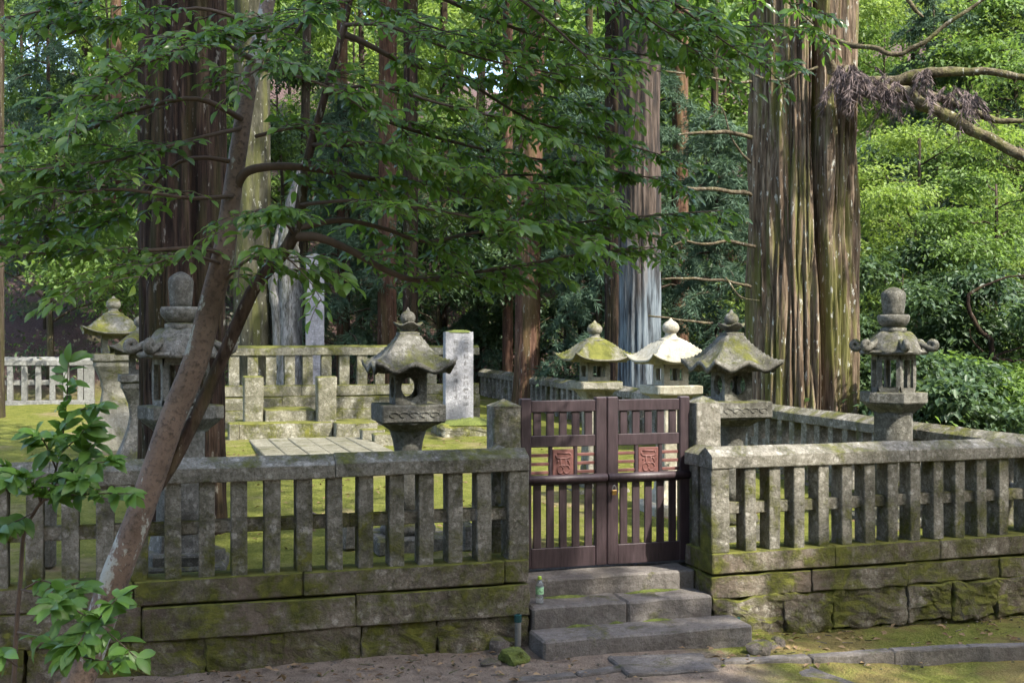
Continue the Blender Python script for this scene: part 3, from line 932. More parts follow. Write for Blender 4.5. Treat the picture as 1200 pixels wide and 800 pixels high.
def lantern_plain(label, x, y, z0, mat, seed, flare=False, s=1.0, rz=0.0):
    """square lantern with bell roof, upturned corners and round knob"""
    r = root('stone_lantern', label, 'stone lantern', (x, y, z0), rz)
    q = lambda z: (z - 0.55) * s + (0.55 - z0) * (1 if s == 1 else 0)
    g = 0.0
    if s != 1: q = lambda z: (z - 0.55) * s
    part('plinth', stone_mesh('plinth', 0.62 * s, 0.62 * s, q(0.68), 0.02, 0.008, seed, 3), mat, r)
    if flare:
        pr = [(0.27, .68), (0.30, .74), (0.30, .86), (0.265, .97), (0.20, 1.12), (0.15, 1.28), (0.13, 1.42), (0.145, 1.55), (0.19, 1.67), (0.225, 1.74), (0.225, 1.79)]
    else:
        pr = [(0.19, .675), (0.175, .75), (0.135, .82), (0.125, 1.0), (0.118, 1.35), (0.12, 1.6), (0.13, 1.70), (0.19, 1.79)]
    lp('column', loft_square([(h * s, q(z)) for h, z in pr], 0.003, seed), mat, r)
    lp('platform', loft_square([(0.20*s, q(1.785)), (0.245*s, q(1.805)), (0.252*s, q(1.815)), (0.252*s, q(1.885)), (0.245*s, q(1.893))], 0.003, seed + 1), mat, r)
    fb = shell_box(0.137 * s, 0.225 * s, 0.032 * s, hole_rect(0.52, 0.24, 0.80))
    lp('fire_box', fb, mat, r, q(1.89))
    lp('roof', square_roof(0.35 * s, 0.225 * s, 0.10 * s, 0.05 * s, 0.085 * s, 0.0, 1.5, 0.55, 29, seed), mat, r, q(2.145), True)
    lp('roof_block', lathe([(0.13*s, q(2.355)), (0.12*s, q(2.375)), (0.07*s, q(2.395)), (0.055*s, q(2.42)), (0.06*s, q(2.44))], 20, 0.01, seed), mat, r, 0, True)
    lp('finial', lathe(sphere_prof(0.088 * s, q(2.415), 10, 0.86, 0.028), 18, 0.012, seed), mat, r, 0, True)
    return r

def lantern_hex(label, x, y, z0, mat, seed, rz=0.0, fr=1.0):
    """hexagonal lantern with curled fern-head corners and tall cap"""
    r = root('stone_lantern', label, 'stone lantern', (x, y, z0), rz)
    q = lambda z: z - z0
    H6 = lambda pr, sd=0: lathe([(a, q(z)) for a, z in pr], 6, 0.0, sd)
    part('plinth', stone_mesh('plinth', 0.70, 0.70, q(0.62), 0.02, 0.01, seed, 3), mat, r)
    lp('base', H6([(0.34, .60), (0.345, .69), (0.335, .705), (0.25, .712), (0.225, .84)]), mat, r)
    lp('column', lathe([(a, q(z)) for a, z in ((0.192, .83), (0.186, 1.0), (0.184, 1.2), (0.184, 1.4), (0.186, 1.6), (0.19, 1.64))], 30, 0.006, seed), mat, r, 0, True)
    lp('moulding', H6([(0.205, 1.632), (0.225, 1.655), (0.265, 1.685), (0.30, 1.715), (0.31, 1.735)]), mat, r)
    lp('platform', H6([(0.325, 1.733), (0.332, 1.745), (0.332, 1.832), (0.322, 1.842)]), mat, r)
    fb = shell_box(0.192, 0.375, 0.03, hole_rect(0.62, 0.12, 0.86), 6, R(30))
    lp('fire_box', fb, mat, r, q(1.84))
    lp('eave', H6([(0.27, 2.213), (0.33, 2.222), (0.345, 2.24), (0.33, 2.262)]), mat, r)
    # domed hexagonal roof with hollow flanks and scrolled corners
    n, m = 36, 9
    v, f = [], []
    for j in range(m + 1):
        t = j / m
        for k in range(n):
            a = 2 * math.pi * k / n
            c6 = math.cos(3 * a) ** 2          # 1 on the six corner ribs
            hexr = 0.335 * math.cos(math.pi / 6) / math.cos(((a + math.pi / 6) % (math.pi / 3)) - math.pi / 6)
            rad = (0.10 * (1 - t) + hexr * t)
            z = 2.44 - 0.205 * t ** 2.2 + 0.03 * c6 * math.sin(math.pi * t) - 0.018 * (1 - c6) * t
            v.append((rad * math.cos(a), rad * math.sin(a), q(z)))
    for j in range(m):
        for k in range(n):
            i = (k + 1) % n; f.append((j*n+k, (j+1)*n+k, (j+1)*n+i, j*n+i))
    f.append(tuple(range(n))); f.append(tuple(m*n + k for k in range(n - 1, -1, -1)))
    rf = lp('roof', (v, f), mat, r, 0, True)
    for k in range(6):
        pts, rad = [], []
        for i, t in enumerate(np.linspace(0, 1, 22)):
            if t < 0.45:
                u = t / 0.45
                pts.append((0.22 + 0.15 * u, 0, q(2.355 - 0.10 * u + 0.02 * u * u))); rad.append(0.026 + 0.012 * u)
            else:
                u = (t - 0.45) / 0.55
                a = -math.pi / 2 + u * math.pi * 1.75
                rr_ = 0.042 * (1 - 0.55 * u)
                pts.append((0.372 + rr_ * math.cos(a), 0, q(2.315) + rr_ * math.sin(a))); rad.append(0.038 * (1 - 0.35 * u))
        me = cached(('scroll', round(z0, 3)), lambda: mesh_pd('corner_scroll', *tube(pts, rad, 10), True))
        part('corner_scroll', me, mat, rf, (0, 0, 0), (0, 0, k * math.pi / 3))
    lp('neck', lathe([(a, q(z)) for a, z in ((0.125, 2.435), (0.125, 2.48), (0.10, 2.492))], 24, 0.01, seed), mat, r, 0, True)
    lp('bowl', lathe([(a, q(z)) for a, z in ((0.09, 2.488), (0.125, 2.51), (0.152, 2.55), (0.158, 2.595), (0.148, 2.615), (0.11, 2.618))], 24, 0.015, seed), mat, r, 0, True)
    lp('finial', lathe([(a * fr, q(z)) for a, z in ((0.108, 2.612), (0.116, 2.64), (0.124, 2.70), (0.131, 2.77), (0.134, 2.815), (0.124, 2.842), (0.085, 2.868), (0.04, 2.888), (0.006, 2.895))], 6, 0.012, seed, R(15)), mat, r, 0, True)
    return r

lz = lambda y: inner_z(y) - 0.03
lantern_arch('grey stone lantern with wavy gabled roof before the mossy tomb steps', -0.624, 1.575, lz(1.575), M['lantern'], 5)
lantern_arch('grey stone lantern with wavy gabled roof behind the right gate post', 2.399, 1.278, lz(1.278), M['lantern'], 9)
lantern_plain('pale sunlit stone lantern with clean bell roof and round knob', 2.365, 2.543, lz(2.543), M['lanternpale'], 14)
lantern_plain('pale stone lantern with moss streaks on roof and knob, before the lichened cedar', 2.077, 3.99, lz(3.99), M['lanternmoss'], 17)
lantern_hex('hexagonal stone lantern with curled corners inside the right fence corner', 4.364 - 0.03, 1.514, lz(1.514), M['lantern'], 21, R(12), 0.9)
lantern_hex('hexagonal stone lantern with curled corners at the foot of the dark trunk', -2.566, 1.018, lz(1.018), M['lantern'], 25, R(-8), 0.74)
pA, pB = P(133, 600, 15), P(166, 600, 13)
lantern_plain('mossy stone lantern with flared curving pedestal near the far grey fence', pA.x, pA.y, lz(pA.y), M['lanternmoss'], 27, True, 1.07, R(6))
lantern_plain('stone lantern with flared pedestal half hidden behind the dark trunk', pB.x, pB.y, lz(pB.y), M['lantern'], 29, True, 0.98, R(4))

# ------------------------------------------------------------------ tomb platform, stele, pillar at the back
TY = 10.9
tf = fence('stone_fence', 'sunlit stone baluster fence raised on mossy courses behind the tomb steps', (-1.75, TY), (2.6, TY), 0.86, 0.86,
      (1.27, 1.40, 1.435, 0.77, 0.59), [0.10 + 0.302 * k for k in range(14)], 0.17, 0.16, M['tomb'], M['tomb'],
      courses=[(0.37, 0.59, 0.8, 1.3, -0.03, 0.008), (-0.1, 0.37, 0.7, 1.2, -0.06, 0.012)], mid=False, gaps=0.2, seed=41, rail_len=1.5)
def pxz(px, py, Z): return P(px, py, Z)
ts = root('tomb_steps', 'moss-covered stone stair with two upright cheek stones before the raised fence', 'steps', (-0.3, 9.8, 0.8))
def tblock(name, pa, pb, Z, depth, mat, s, cuts=2):
    """block whose front face spans two picture corners at depth Z (left-top, right-bottom)"""
    a, b = P(*pa, Z), P(*pb, Z)
    y = (a.y + b.y) / 2
    block(ts, name, a.x + 0.3, b.x + 0.3, y - 9.8, y - 9.8 + depth, b.z - 0.8, a.z - 0.8, mat, s, 0.015, 0.010, cuts)
tblock('cheek_stone', (286, 441), (309, 497), 18.0, 0.35, M['tomb'], 3)
tblock('cheek_stone', (372, 441), (395, 497), 18.0, 0.35, M['tomb'], 4)
tblock('step_stone', (310, 480), (371, 500), 18.1, 0.9, M['tomb'], 5)
tblock('step_stone', (279, 495), (392, 518), 17.7, 0.9, M['tomb'], 6)
tblock('step_stone', (393, 495), (444, 518), 17.75, 0.9, M['tomb'], 7)
tblock('corner_block', (424, 503), (452, 522), 17.2, 0.3, M['tomb'], 8)
tblock('corner_block', (438, 508), (470, 524), 16.9, 0.25, M['tomb'], 9)
tblock('corner_block', (268, 496), (280, 530), 17.4, 0.3, M['tomb'], 10)
ap = root('tomb_paving', 'flat pale slabs laid on the moss before the tomb steps', 'paving', (-0.6, 8, 0.72))
c0, c1 = P(311, 536, 14.6), P(452, 531, 15.2)
for k in range(6):
    a = c0.x + (c1.x + 0.15 - c0.x) * k / 6; b = c0.x + (c1.x + 0.15 - c0.x) * (k + 1) / 6
    block(ap, 'slab', a + 0.6 + 0.004, b + 0.6 - 0.004, c0.y - 8.0 + 0.01 * (k % 2), c0.y - 8.0 + 2.9, -0.15, 0.165 + 0.004 * (k % 3), M['tombslab'], 30 + k, 0.012, 0.006, 2)

def glyph_column(mb, cx, z1, z0, n, w, rr):
    """engraved characters as fine dark strokes"""
    h = (z1 - z0) / n
    for k in range(n):
        zc = z1 - h * (k + 0.5)
        for _ in range(rr.randint(5, 8)):
            if rr.random() < 0.55:
                l = rr.uniform(0.35, 0.9) * w; z = zc + rr.uniform(-.36, .36) * h; x = cx + rr.uniform(-.1, .1) * w
                mb.box(x - l/2, x + l/2, 0, 0.004, z - 0.003, z + 0.003)
            else:
                l = rr.uniform(0.3, 0.75) * h; x = cx + rr.uniform(-.38, .38) * w; z = zc + rr.uniform(-.1, .1) * h
                mb.box(x - 0.003, x + 0.003, -0.0005, 0.004, z - l/2, z + l/2)
sp = P(537, 497, 18.5)
sl_ = root('inscribed_stele', 'upright pale granite stele with two columns of engraved characters and moss cap', 'stele', (sp.x, sp.y, 0.8))
part('base_stone', stone_mesh('base_stone', 0.95, 0.7, 0.28, 0.05, 0.03, 50, 4), M['tomb'], sl_, (0.10, -0.05, -0.02))
part('slab', stone_mesh('slab', 0.46, 0.17, 1.46, 0.006, 0.003, 51, 3), M['granite'], sl_, (0, 0, 0.25))
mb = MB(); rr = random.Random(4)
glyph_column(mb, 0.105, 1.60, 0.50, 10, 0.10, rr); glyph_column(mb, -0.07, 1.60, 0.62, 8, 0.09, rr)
part('engraving', mb.mesh('engraving'), M['groove_shade'], sl_, (0, -0.0885, 0))['kind'] = 'stuff'
def pad(name, parent, cx, cy, z, rx, ry, h, seed):
    v, f = [], []
    rr = random.Random(seed); m, n = 7, 26
    for j in range(m + 1):
        t = j / m
        for k in range(n):
            a = 2 * math.pi * k / n
            e = (abs(math.cos(a)) ** 4 + abs(math.sin(a)) ** 4) ** -0.25
            q = t * e * (1 + 0.08 * noise.noise(Vector((math.cos(a) * 2, math.sin(a) * 2, seed))))
            v.append((cx + rx * q * math.cos(a), cy + ry * q * math.sin(a), z + h * (1 - t ** 4) * (0.8 + 0.5 * rr.random())))
    for j in range(m):
        for k in range(n):
            i = (k + 1) % n; f.append((j*n+k, (j+1)*n+k, (j+1)*n+i, j*n+i))
    f.append(tuple(range(n)))
    return part(name, mesh_pd(name, v, f, True), M['mosspad'], parent)
pad('moss_cap', sl_, 0, 0, 1.70, 0.235, 0.095, 0.035, 3)
pad('moss_cushion', sl_, 0.12, -0.05, 0.235, 0.47, 0.36, 0.09, 5)
pp = P(369, 400, 21)
pl_ = root('granite_pillar', 'tall square granite pillar with pyramid tip beyond the raised fence', 'pillar', (pp.x, pp.y, 0.9), R(-6))
part('shaft', stone_mesh('shaft', 0.33, 0.30, 3.0, 0.006, 0.003, 52, 2), M['granite'], pl_)
v = [(-.166,-.151,3.0),(.166,-.151,3.0),(.166,.151,3.0),(-.166,.151,3.0),(0,0,3.07),(-.16,-.145,2.97),(.16,-.145,2.97),(.16,.145,2.97),(-.16,.145,2.97)]
part('tip', mesh_pd('tip', v, [(0,1,4),(1,2,4),(2,3,4),(3,0,4),(5,6,1,0),(6,7,2,1),(7,8,3,2),(8,5,0,3),(8,7,6,5)]), M['granite'], pl_)
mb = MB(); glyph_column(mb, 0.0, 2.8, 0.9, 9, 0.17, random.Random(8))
part('engraving', mb.mesh('engraving'), M['groove_shade'], pl_, (0, -0.1525, 0))['kind'] = 'stuff'

# ------------------------------------------------------------------ small things
def rock(name, label, cat, x, y, z, s, seed, mat='rock', parts=()):
    bm = bmesh.new(); bmesh.ops.create_icosphere(bm, subdivisions=3, radius=1)
    off = Vector((seed * 5.1, seed, 3))
    for v in bm.verts:
        n = v.co.normalized()
        v.co = n * (0.8 + 0.35 * noise.noise(n * 1.3 + off) + 0.10 * noise.noise(n * 4 + off))
        for ax in range(3): v.co[ax] = max(-0.72, min(0.72, v.co[ax]))
        v.co = Vector((v.co.x * s[0], v.co.y * s[1], v.co.z * s[2]))
    me = bpy.data.meshes.new(name); bm.to_mesh(me); bm.free()
    o = part(name, me, M[mat], None, (x, y, z + s[2] * 0.45), (0, 0, seed))
    return tag(o, label, cat)
def grock(px, py, s, seed, label, mat='rock'):
    x, y = G(px, py, 0.03)
    return rock('rock', label, 'rock', x, y, gz(x, y) - 0.02, s, seed, mat)
grock(585, 757, (0.13, 0.10, 0.10), 1, 'angular brown rock leaning on the wall left of the steps')
grock(603, 768, (0.15, 0.13, 0.09), 2, 'moss-grown rock beside the pipe at the left of the steps', 'mosspad')
grock(575, 771, (0.11, 0.08, 0.04), 3, 'small flat grey rock at the wall foot near the pipe')
grock(889, 757, (0.11, 0.12, 0.09), 4, 'rounded mossy rock against the right end of the lowest step')
grock(903, 749, (0.07, 0.06, 0.06), 5, 'little dark pebble behind the mossy rock at the steps')
grock(912, 746, (0.07, 0.06, 0.08), 6, 'upright small brown stone beside the right fence base')
def pipe(label, px, py, h, r_, z0):
    x, y = G(px, py, z0)
    r = root('drain_pipe', label, 'pipe', (x, y, z0))
    v, f = tube([(0, 0, -0.1), (0, 0, h)], r_, 16); part('tube', mesh_pd('tube', v, f, False), M['steel'], r)
    v, f = lathe([(r_ * 1.12, h - 0.045), (r_ * 1.2, h - 0.04), (r_ * 1.2, h + 0.008), (r_ * 0.8, h + 0.012), (r_ * 0.7, h - 0.02)], 16)
    part('cap', mesh_pd('cap', v, f, False), M['teal'], r)
pipe('short grey pipe with teal cap among rocks left of the steps', 607, 752, 0.20, 0.024, 0.05)
pipe('stubby teal capped pipe at the right fence foot', 864, 733, 0.07, 0.026, 0.02)
bx, by = 0.115, 0.10
bt = root('water_bottle', 'clear plastic drink bottle with green cap standing on the middle step', 'bottle', (bx, by, 0.297))
v, f = lathe([(0.028, 0), (0.031, 0.006), (0.031, 0.05), (0.029, 0.056), (0.031, 0.062), (0.031, 0.135), (0.028, 0.15), (0.016, 0.178), (0.0125, 0.184), (0.0125, 0.196)], 20)
part('body', mesh_pd('body', v, f, True), M['plastic'], bt)
v, f = lathe([(0.0318, 0.075), (0.0322, 0.077), (0.0322, 0.128), (0.0318, 0.13)], 20)
part('label', mesh_pd('label', v, f, True), M['bottlelabel'], bt)
v, f = lathe([(0.015, 0.19), (0.0155, 0.192), (0.0155, 0.21), (0.014, 0.213)], 16)
part('cap', mesh_pd('cap', v, f, True), M['bottlecap'], bt)
# small dark stones standing behind the left fence
for (px, w, h, lab) in ((51, 0.19, 0.83, 'dark rounded stone marker behind the left end of the fence'), (409, 0.15, 0.30, 'short dark rounded marker stone beside the lantern plinth'), (546, 0.13, 0.28, 'short dark marker stone right of the lantern plinth')):
    p = P(px, 650, 9.2 if px < 100 else 10.0)
    r = tag(part('marker_stone', stone_mesh('marker_stone', w, 0.16, h, 0.04, 0.008, px, 2), M['lantern'], None, (p.x, p.y, inner_z(p.y) - 0.02)), lab, 'stone')
st_p = [P(355, 560, 11.6), P(372, 571, 11.2), P(392, 585, 10.9)]
for q_ in st_p: q_.z = inner_z(q_.y) + 0.05
stick = part('fallen_branch', mesh_pd('fallen_branch', *tube(st_p, [0.018, 0.022, 0.014], 7, 0.1), True), M['twig'])
tag(stick, 'dark fallen branch lying on sunlit moss behind the fence', 'branch')
# ------------------------------------------------------------------ foliage generators
def norm(a):
    return a / np.maximum(np.linalg.norm(a, axis=1, keepdims=True), 1e-9)

def leaf_cards(name, Pn, D, N, L, W, fold=0.18, droop=0.12):
    """pointed leaf blades of two triangles folded along the midrib"""
    D = norm(D); S = norm(np.cross(D, N)); U = np.cross(S, D)
    L = np.broadcast_to(L, (len(Pn),))[:, None]; W = np.broadcast_to(W, (len(Pn),))[:, None]
    mid = Pn + D * L * 0.45
    tip = Pn + D * L - U * L * droop
    a = mid + S * W * 0.5 + U * W * fold
    b = mid - S * W * 0.5 + U * W * fold
    V = np.stack([Pn, a, tip, b], 1).reshape(-1, 3)
    k = np.arange(len(Pn)) * 4
    F = np.concatenate([np.stack([k, k + 1, k + 2], 1), np.stack([k, k + 2, k + 3], 1)])
    return mesh_np(name, V, F)

def rich_leaf_local(L=1.0, W=0.36):
    ts = [(0.0, 0.0, 0.0), (0.22, 0.38, 0.02), (0.5, 0.5, 0.03), (0.78, 0.34, -0.02), (1.0, 0.0, -0.12)]
    v = [(0, 0, 0)]
    for t, w, z in ts[1:-1]:
        v += [(t * L, -w * W, z * L + w * W * 0.3), (t * L, 0, z * L), (t * L, w * W, z * L + w * W * 0.3)]
    v.append((L, 0, ts[-1][2] * L))
    f = [(0, 1, 2), (0, 2, 3), (1, 4, 5, 2), (2, 5, 6, 3), (4, 7, 8, 5), (5, 8, 9, 6), (7, 10, 8), (8, 10, 9)]
    return np.array(v, float), f

def rich_leaves(name, Pn, D, N, L, W):
    """smooth curved leaf blades with a midrib fold (8 faces)"""
    lv, lf = rich_leaf_local()
    tri = []
    for q in lf:
        tri.append(q[:3])
        if len(q) == 4: tri.append((q[0], q[2], q[3]))
    tri = np.array(tri)
    D = norm(D); S = norm(np.cross(N, D)); U = np.cross(D, S)
    n = len(Pn)
    L = np.broadcast_to(L, (n,)); W = np.broadcast_to(W, (n,))
    X = lv[None, :, 0] * L[:, None]; Yv = lv[None, :, 1] / 0.36 * W[:, None]; Zv = lv[None, :, 2] * L[:, None]
    V = Pn[:, None, :] + D[:, None, :] * X[..., None] + S[:, None, :] * Yv[..., None] + U[:, None, :] * Zv[..., None]
    F = (tri[None] + (np.arange(n) * len(lv))[:, None, None]).reshape(-1, 3)
    return mesh_np(name, V.reshape(-1, 3), F, True)

def rand_dirs(n, flat=1.0):
    d = rng.normal(size=(n, 3)); d[:, 2] *= flat
    return norm(d)

def sprays(centres, radius, per, size, flat=0.35, droop=0.0, upn=1.0):
    """leaves set in thin tilted plates round each centre: layered broadleaf foliage"""
    C = np.asarray(centres, float); n = len(C)
    rad = np.broadcast_to(radius, (n,))
    Cn = np.repeat(C, per, 0); Rr = np.repeat(rad, per)
    tilt = rng.normal(size=(n, 3)) * 0.28; tilt[:, 2] = 1.0
    T = np.repeat(norm(tilt), per, 0)
    d = rand_dirs(n * per); q = rng.random(n * per) ** 0.6 * 1.25
    off = d * (Rr * q)[:, None]
    comp = (off * T).sum(1, keepdims=True) * T
    off = off - comp * (1 - flat)
    Pn = Cn + off
    Pn[:, 2] -= droop * (Rr * q * q)
    cd = np.repeat(rand_dirs(n, 0.2), per, 0)
    D = norm(cd * 0.55 + norm(off) * 0.35 + rand_dirs(len(Pn), 0.5) * 0.7); D[:, 2] -= 0.25 + droop
    N = norm(T * upn + rand_dirs(len(Pn)) * 0.45)
    L = size * rng.uniform(0.65, 1.3, len(Pn))
    return Pn, D, N, L

def tufts(centres, length, per, droop=0.8, spread=0.5, lean=None):
    """drooping needle sprays: long narrow slivers falling from each centre"""
    C = np.asarray(centres, float); n = len(C)
    Cn = np.repeat(C, per, 0)
    d = rand_dirs(n, 0.2)
    if lean is not None: d = norm(d * 0.5 + lean)
    Dn = np.repeat(d, per, 0)
    t = rng.random((n * per, 1))
    ln = np.repeat(length * rng.uniform(0.6, 1.3, (n, 1)), per, 0)
    Pn = Cn + Dn * ln * t * 1.0
    Pn[:, 2:3] -= ln * droop * t * t
    D = norm(Dn * 0.6 + rand_dirs(len(Pn)) * spread); D[:, 2] -= droop * 0.8
    N = rand_dirs(len(Pn))
    return Pn, D, N, (ln[:, 0] * rng.uniform(0.25, 0.5, len(Pn)))

def limb_tree(base, height, crown_r, crown_z0, nlimb, seed, lean=(0, 0), trunk_r=0.1, layers=True):
    """tapered trunk, limbs and twig ends: returns tubes and spray centres"""
    rr = random.Random(seed)
    tubes, ends = [], []
    bx_, by_, bz_ = base
    top = Vector((bx_ + lean[0], by_ + lean[1], bz_ + height))
    tp = []
    for i in range(9):
        t = i / 8
        w = Vector((math.sin(t * 5 + seed), math.cos(t * 4 + seed), 0)) * 0.05 * height * t * 0.4
        tp.append(Vector(base).lerp(top, t) + w)
    tubes.append(tube(tp, [trunk_r * (1.25 if i == 0 else 1) * (1 - 0.82 * i / 8) for i in range(9)], 9, 0.06, seed))
    for k in range(nlimb):
        t = crown_z0 + (1 - crown_z0) * (k + 0.5) / nlimb
        i = min(7, int(t * 8)); f = t * 8 - i
        p = tp[i].lerp(tp[i + 1], f)
        a = k * 2.4 + rr.uniform(-.4, .4)
        ln = crown_r * (1.05 - 0.55 * (t - crown_z0) / max(1e-6, 1 - crown_z0)) * rr.uniform(0.75, 1.15)
        up = rr.uniform(0.02, 0.35) * ln
        pts = [p]
        for j in range(1, 6):
            u = j / 5
            pts.append(p + Vector((math.cos(a + 0.3 * u * rr.uniform(-1, 1)) * ln * u, math.sin(a) * ln * u, up * math.sin(u * 2.2))) + Vector((rr.uniform(-.05, .05), rr.uniform(-.05, .05), rr.uniform(-.04, .04))) * ln)
        r0 = trunk_r * 0.36 * (1 - 0.5 * t)
        tubes.append(tube(pts, [r0 * (1 - 0.8 * j / 5) for j in range(6)], 6, 0.05, k))
        for j in range(2, 6):
            for s in range(3):
                b = a + rr.choice((-1, 1)) * rr.uniform(0.4, 1.3)
                l2 = ln * rr.uniform(0.12, 0.38)
                e = pts[j] + Vector((math.cos(b) * l2, math.sin(b) * l2, rr.uniform(-.05, .18) * ln))
                tubes.append(tube([pts[j], pts[j].lerp(e, .5) + Vector((0, 0, .03 * ln)), e], [r0 * .3, r0 * .2, r0 * .08], 4, 0, 1, False))
                ends.append(tuple(e)); ends.append(tuple(pts[j].lerp(e, 0.55)))
    return tubes, ends, tp

def tubes_mesh(name, tubes):
    mb = MB()
    for t in tubes: mb.add(*t)
    return mb.mesh(name, True)

# ------------------------------------------------------------------ trunks
def near(px):
    for lim, txt in ((100, 'above the far grey fence'), (160, 'behind the flared mossy lantern'), (275, 'behind the dark furrowed trunk'), (350, 'behind the broad moss-green trunk'), (425, 'behind the granite pillar'),
                     (500, 'behind the pale barked cedar'), (575, 'behind the inscribed stele'), (645, 'beside the straight red-brown cedar'), (715, 'left of the lichened cedar'), (775, 'behind the lichened cedar'), (875, 'between lichened and giant cedars'), (1000, 'behind the giant cedar'), (1090, 'right of the giant cedar')):
        if px < lim: return txt
    return 'beyond the curled-corner lantern at the fence corner'
def far(Z): return 'near' if Z < 28 else ('farther' if Z < 36 else ('distant' if Z < 48 else 'farthest'))
def ridged_trunk(name, rad, H, n, m, amp, ridges, seed, flare=0.5, lobes=0.0, cleft=None, lean=(0, 0), taper=0.35, flare_h=1.0):
    v = []
    off = Vector((seed * 9.7, seed * 3.1, 0))
    for j in range(m + 1):
        t = j / m; z = H * t ** 1.15
        r0 = rad * (1 - taper * t) * (1 + flare * math.exp(-z / (0.35 * flare_h)))
        for k in range(n):
            a = 2 * math.pi * k / n
            c, s = math.cos(a), math.sin(a)
            wob = noise.noise(Vector((c * 1.2, s * 1.2, z * 0.5)) + off) * 0.5
            q = Vector(((c + wob * 0.05) * ridges, (s + wob * 0.05) * ridges, z * 0.55)) + off
            rd = abs(noise.noise(q)) * 1.8
            rd = min(rd, 1.0) ** 0.6
            rd2 = abs(noise.noise(q * 2.3 + Vector((5, 5, 0))))
            big = noise.noise(Vector((c * 1.8, s * 1.8, z * 0.18)) + off)
            r = r0 * (1 + lobes * math.cos(2 * a + 0.5) + 0.09 * big - amp * (1 - rd) - amp * 0.35 * (1 - rd2) + flare * 0.5 * big * math.exp(-z / (0.5 * flare_h)))
            if cleft:
                da = (a - cleft[0] - 0.10 * math.sin(z * 0.9) + math.pi) % (2 * math.pi) - math.pi
                g = math.exp(-(da / cleft[2]) ** 2)
                r *= 1 - cleft[1] * g
            v.append((r * c + lean[0] * t, r * s + lean[1] * t, z))
    f = []
    for j in range(m):
        for k in range(n):
            i = (k + 1) % n; f.append((j*n+k, j*n+i, (j+1)*n+i, (j+1)*n+k))
    return mesh_pd(name, v, f, True)

def crown_mass(n_clumps, R0, H0, per, size, seed, flat=0.5):
    """a conifer crown: clumps in a ragged cone, for trunks whose tops stand above the picture"""
    r2 = np.random.default_rng(seed)
    t = r2.random(n_clumps); a = r2.random(n_clumps) * 6.283
    q = np.sqrt(r2.random(n_clumps)) * R0 * (1 - 0.75 * t)
    C = np.stack([q * np.cos(a), q * np.sin(a), t * H0], 1)
    Pn, D, N, L = sprays(C, R0 * 0.22, per, size, flat, 0.3)
    return leaf_cards('crown', Pn, D, N, L, L * 0.45)
CROWN = crown_mass(120, 2.6, 8.0, 26, 0.30, 3)
CROWN.materials.append(M['leaf_cedar'])

def cedar(label, px, py, Z, w_px, H, mat, seed, n=64, m=46, amp=0.10, ridges=5, crown_z=None, lean=(0, 0), group=None, crown_s=1.0, **kw):
    p = P(px, py, Z)
    z = gz(p.x, p.y) - 0.15
    r = root('cedar_tree', label, 'tree', (p.x, p.y, z), group=group)
    rad = w_px / FPX * Z / 2
    part('trunk', ridged_trunk('trunk', rad, H, n, m, amp, ridges, seed, lean=lean, **kw), mat, r)
    if crown_z is not None:
        part('crown', CROWN, None, r, (lean[0], lean[1], crown_z), (0, 0, seed * 1.7), (crown_s, crown_s, 1.0))
    return r

big = cedar('giant twin-lobed cedar with deep shaggy bark behind the side fence', 940, 480, 15.6, 133, 17, M['bark_big'], 3, 380, 120, 0.155, 10.5,
            crown_z=10.5, flare=0.26, lobes=0.05, cleft=(R(-97), 0.46, 0.11), taper=0.12, crown_s=1.3)
dark = cedar('dark furrowed cedar trunk with mossy foot inside the enclosure', 214, 650, 10.8, 106, 14, M['bark_dark'], 5, 200, 90, 0.12, 6,
             crown_z=9.0, flare=0.10, cleft=(R(-75), 0.25, 0.16), taper=0.05, crown_s=1.1)
cedar('cedar trunk with pale blue lichen on one side behind the mossy lantern', 750, 460, 19.5, 53, 16, M['bark_blue'], 7, 120, 60, 0.12, 6, crown_z=9.5, flare=0.1, taper=0.1)
cedar('dark reddish cedar pressed against the lichened cedar', 722, 460, 20.6, 30, 15, M['bark_dark'], 8, 60, 40, 0.12, 4, flare=0.1, taper=0.1)
cedar('straight red-brown cedar beyond the long side fence', 616, 445, 23, 31, 15, M['bark_red'], 9, 72, 46, 0.10, 5, crown_z=9.5, flare=0.2, taper=0.12, lean=(0.25, 0))
cedar('slim red-brown cedar close beside the straight cedar', 595, 445, 26, 14, 15, M['bark_red'], 10, 40, 30, 0.10, 4, flare=0.2, taper=0.2)
cedar('red-brown cedar between the lichened cedar and the giant cedar', 797, 420, 24, 22, 15, M['bark_red'], 11, 50, 36, 0.10, 4, flare=0.2, taper=0.15)
cedar('pale barked cedar rising behind the raised tomb fence', 454, 400, 24, 24, 15, M['bark_red'], 12, 50, 36, 0.10, 4, crown_z=9.5, flare=0.2, taper=0.1)
cedar('dark slim cedar beside the pale barked cedar', 481, 400, 22.5, 19, 15, M['bark_dark'], 13, 44, 36, 0.10, 4, flare=0.15, taper=0.1)
cedar('thin orange-red cedar behind the granite pillar', 401, 400, 25, 14, 14, M['bark_red'], 14, 40, 30, 0.10, 4, flare=0.15, taper=0.1)
cedar('broad moss-green trunk rising behind the raised tomb fence', 296, 400, 21.5, 46, 14, M['bark_moss'], 15, 80, 46, 0.06, 3, crown_z=9.5, flare=0.15, taper=0.1)
cedar('grey-brown cedar trunk at the far left of the wood', -8, 420, 20, 26, 15, M['bark_brown'], 16, 50, 36, 0.10, 4, flare=0.15, crown_z=8.5, taper=0.1)
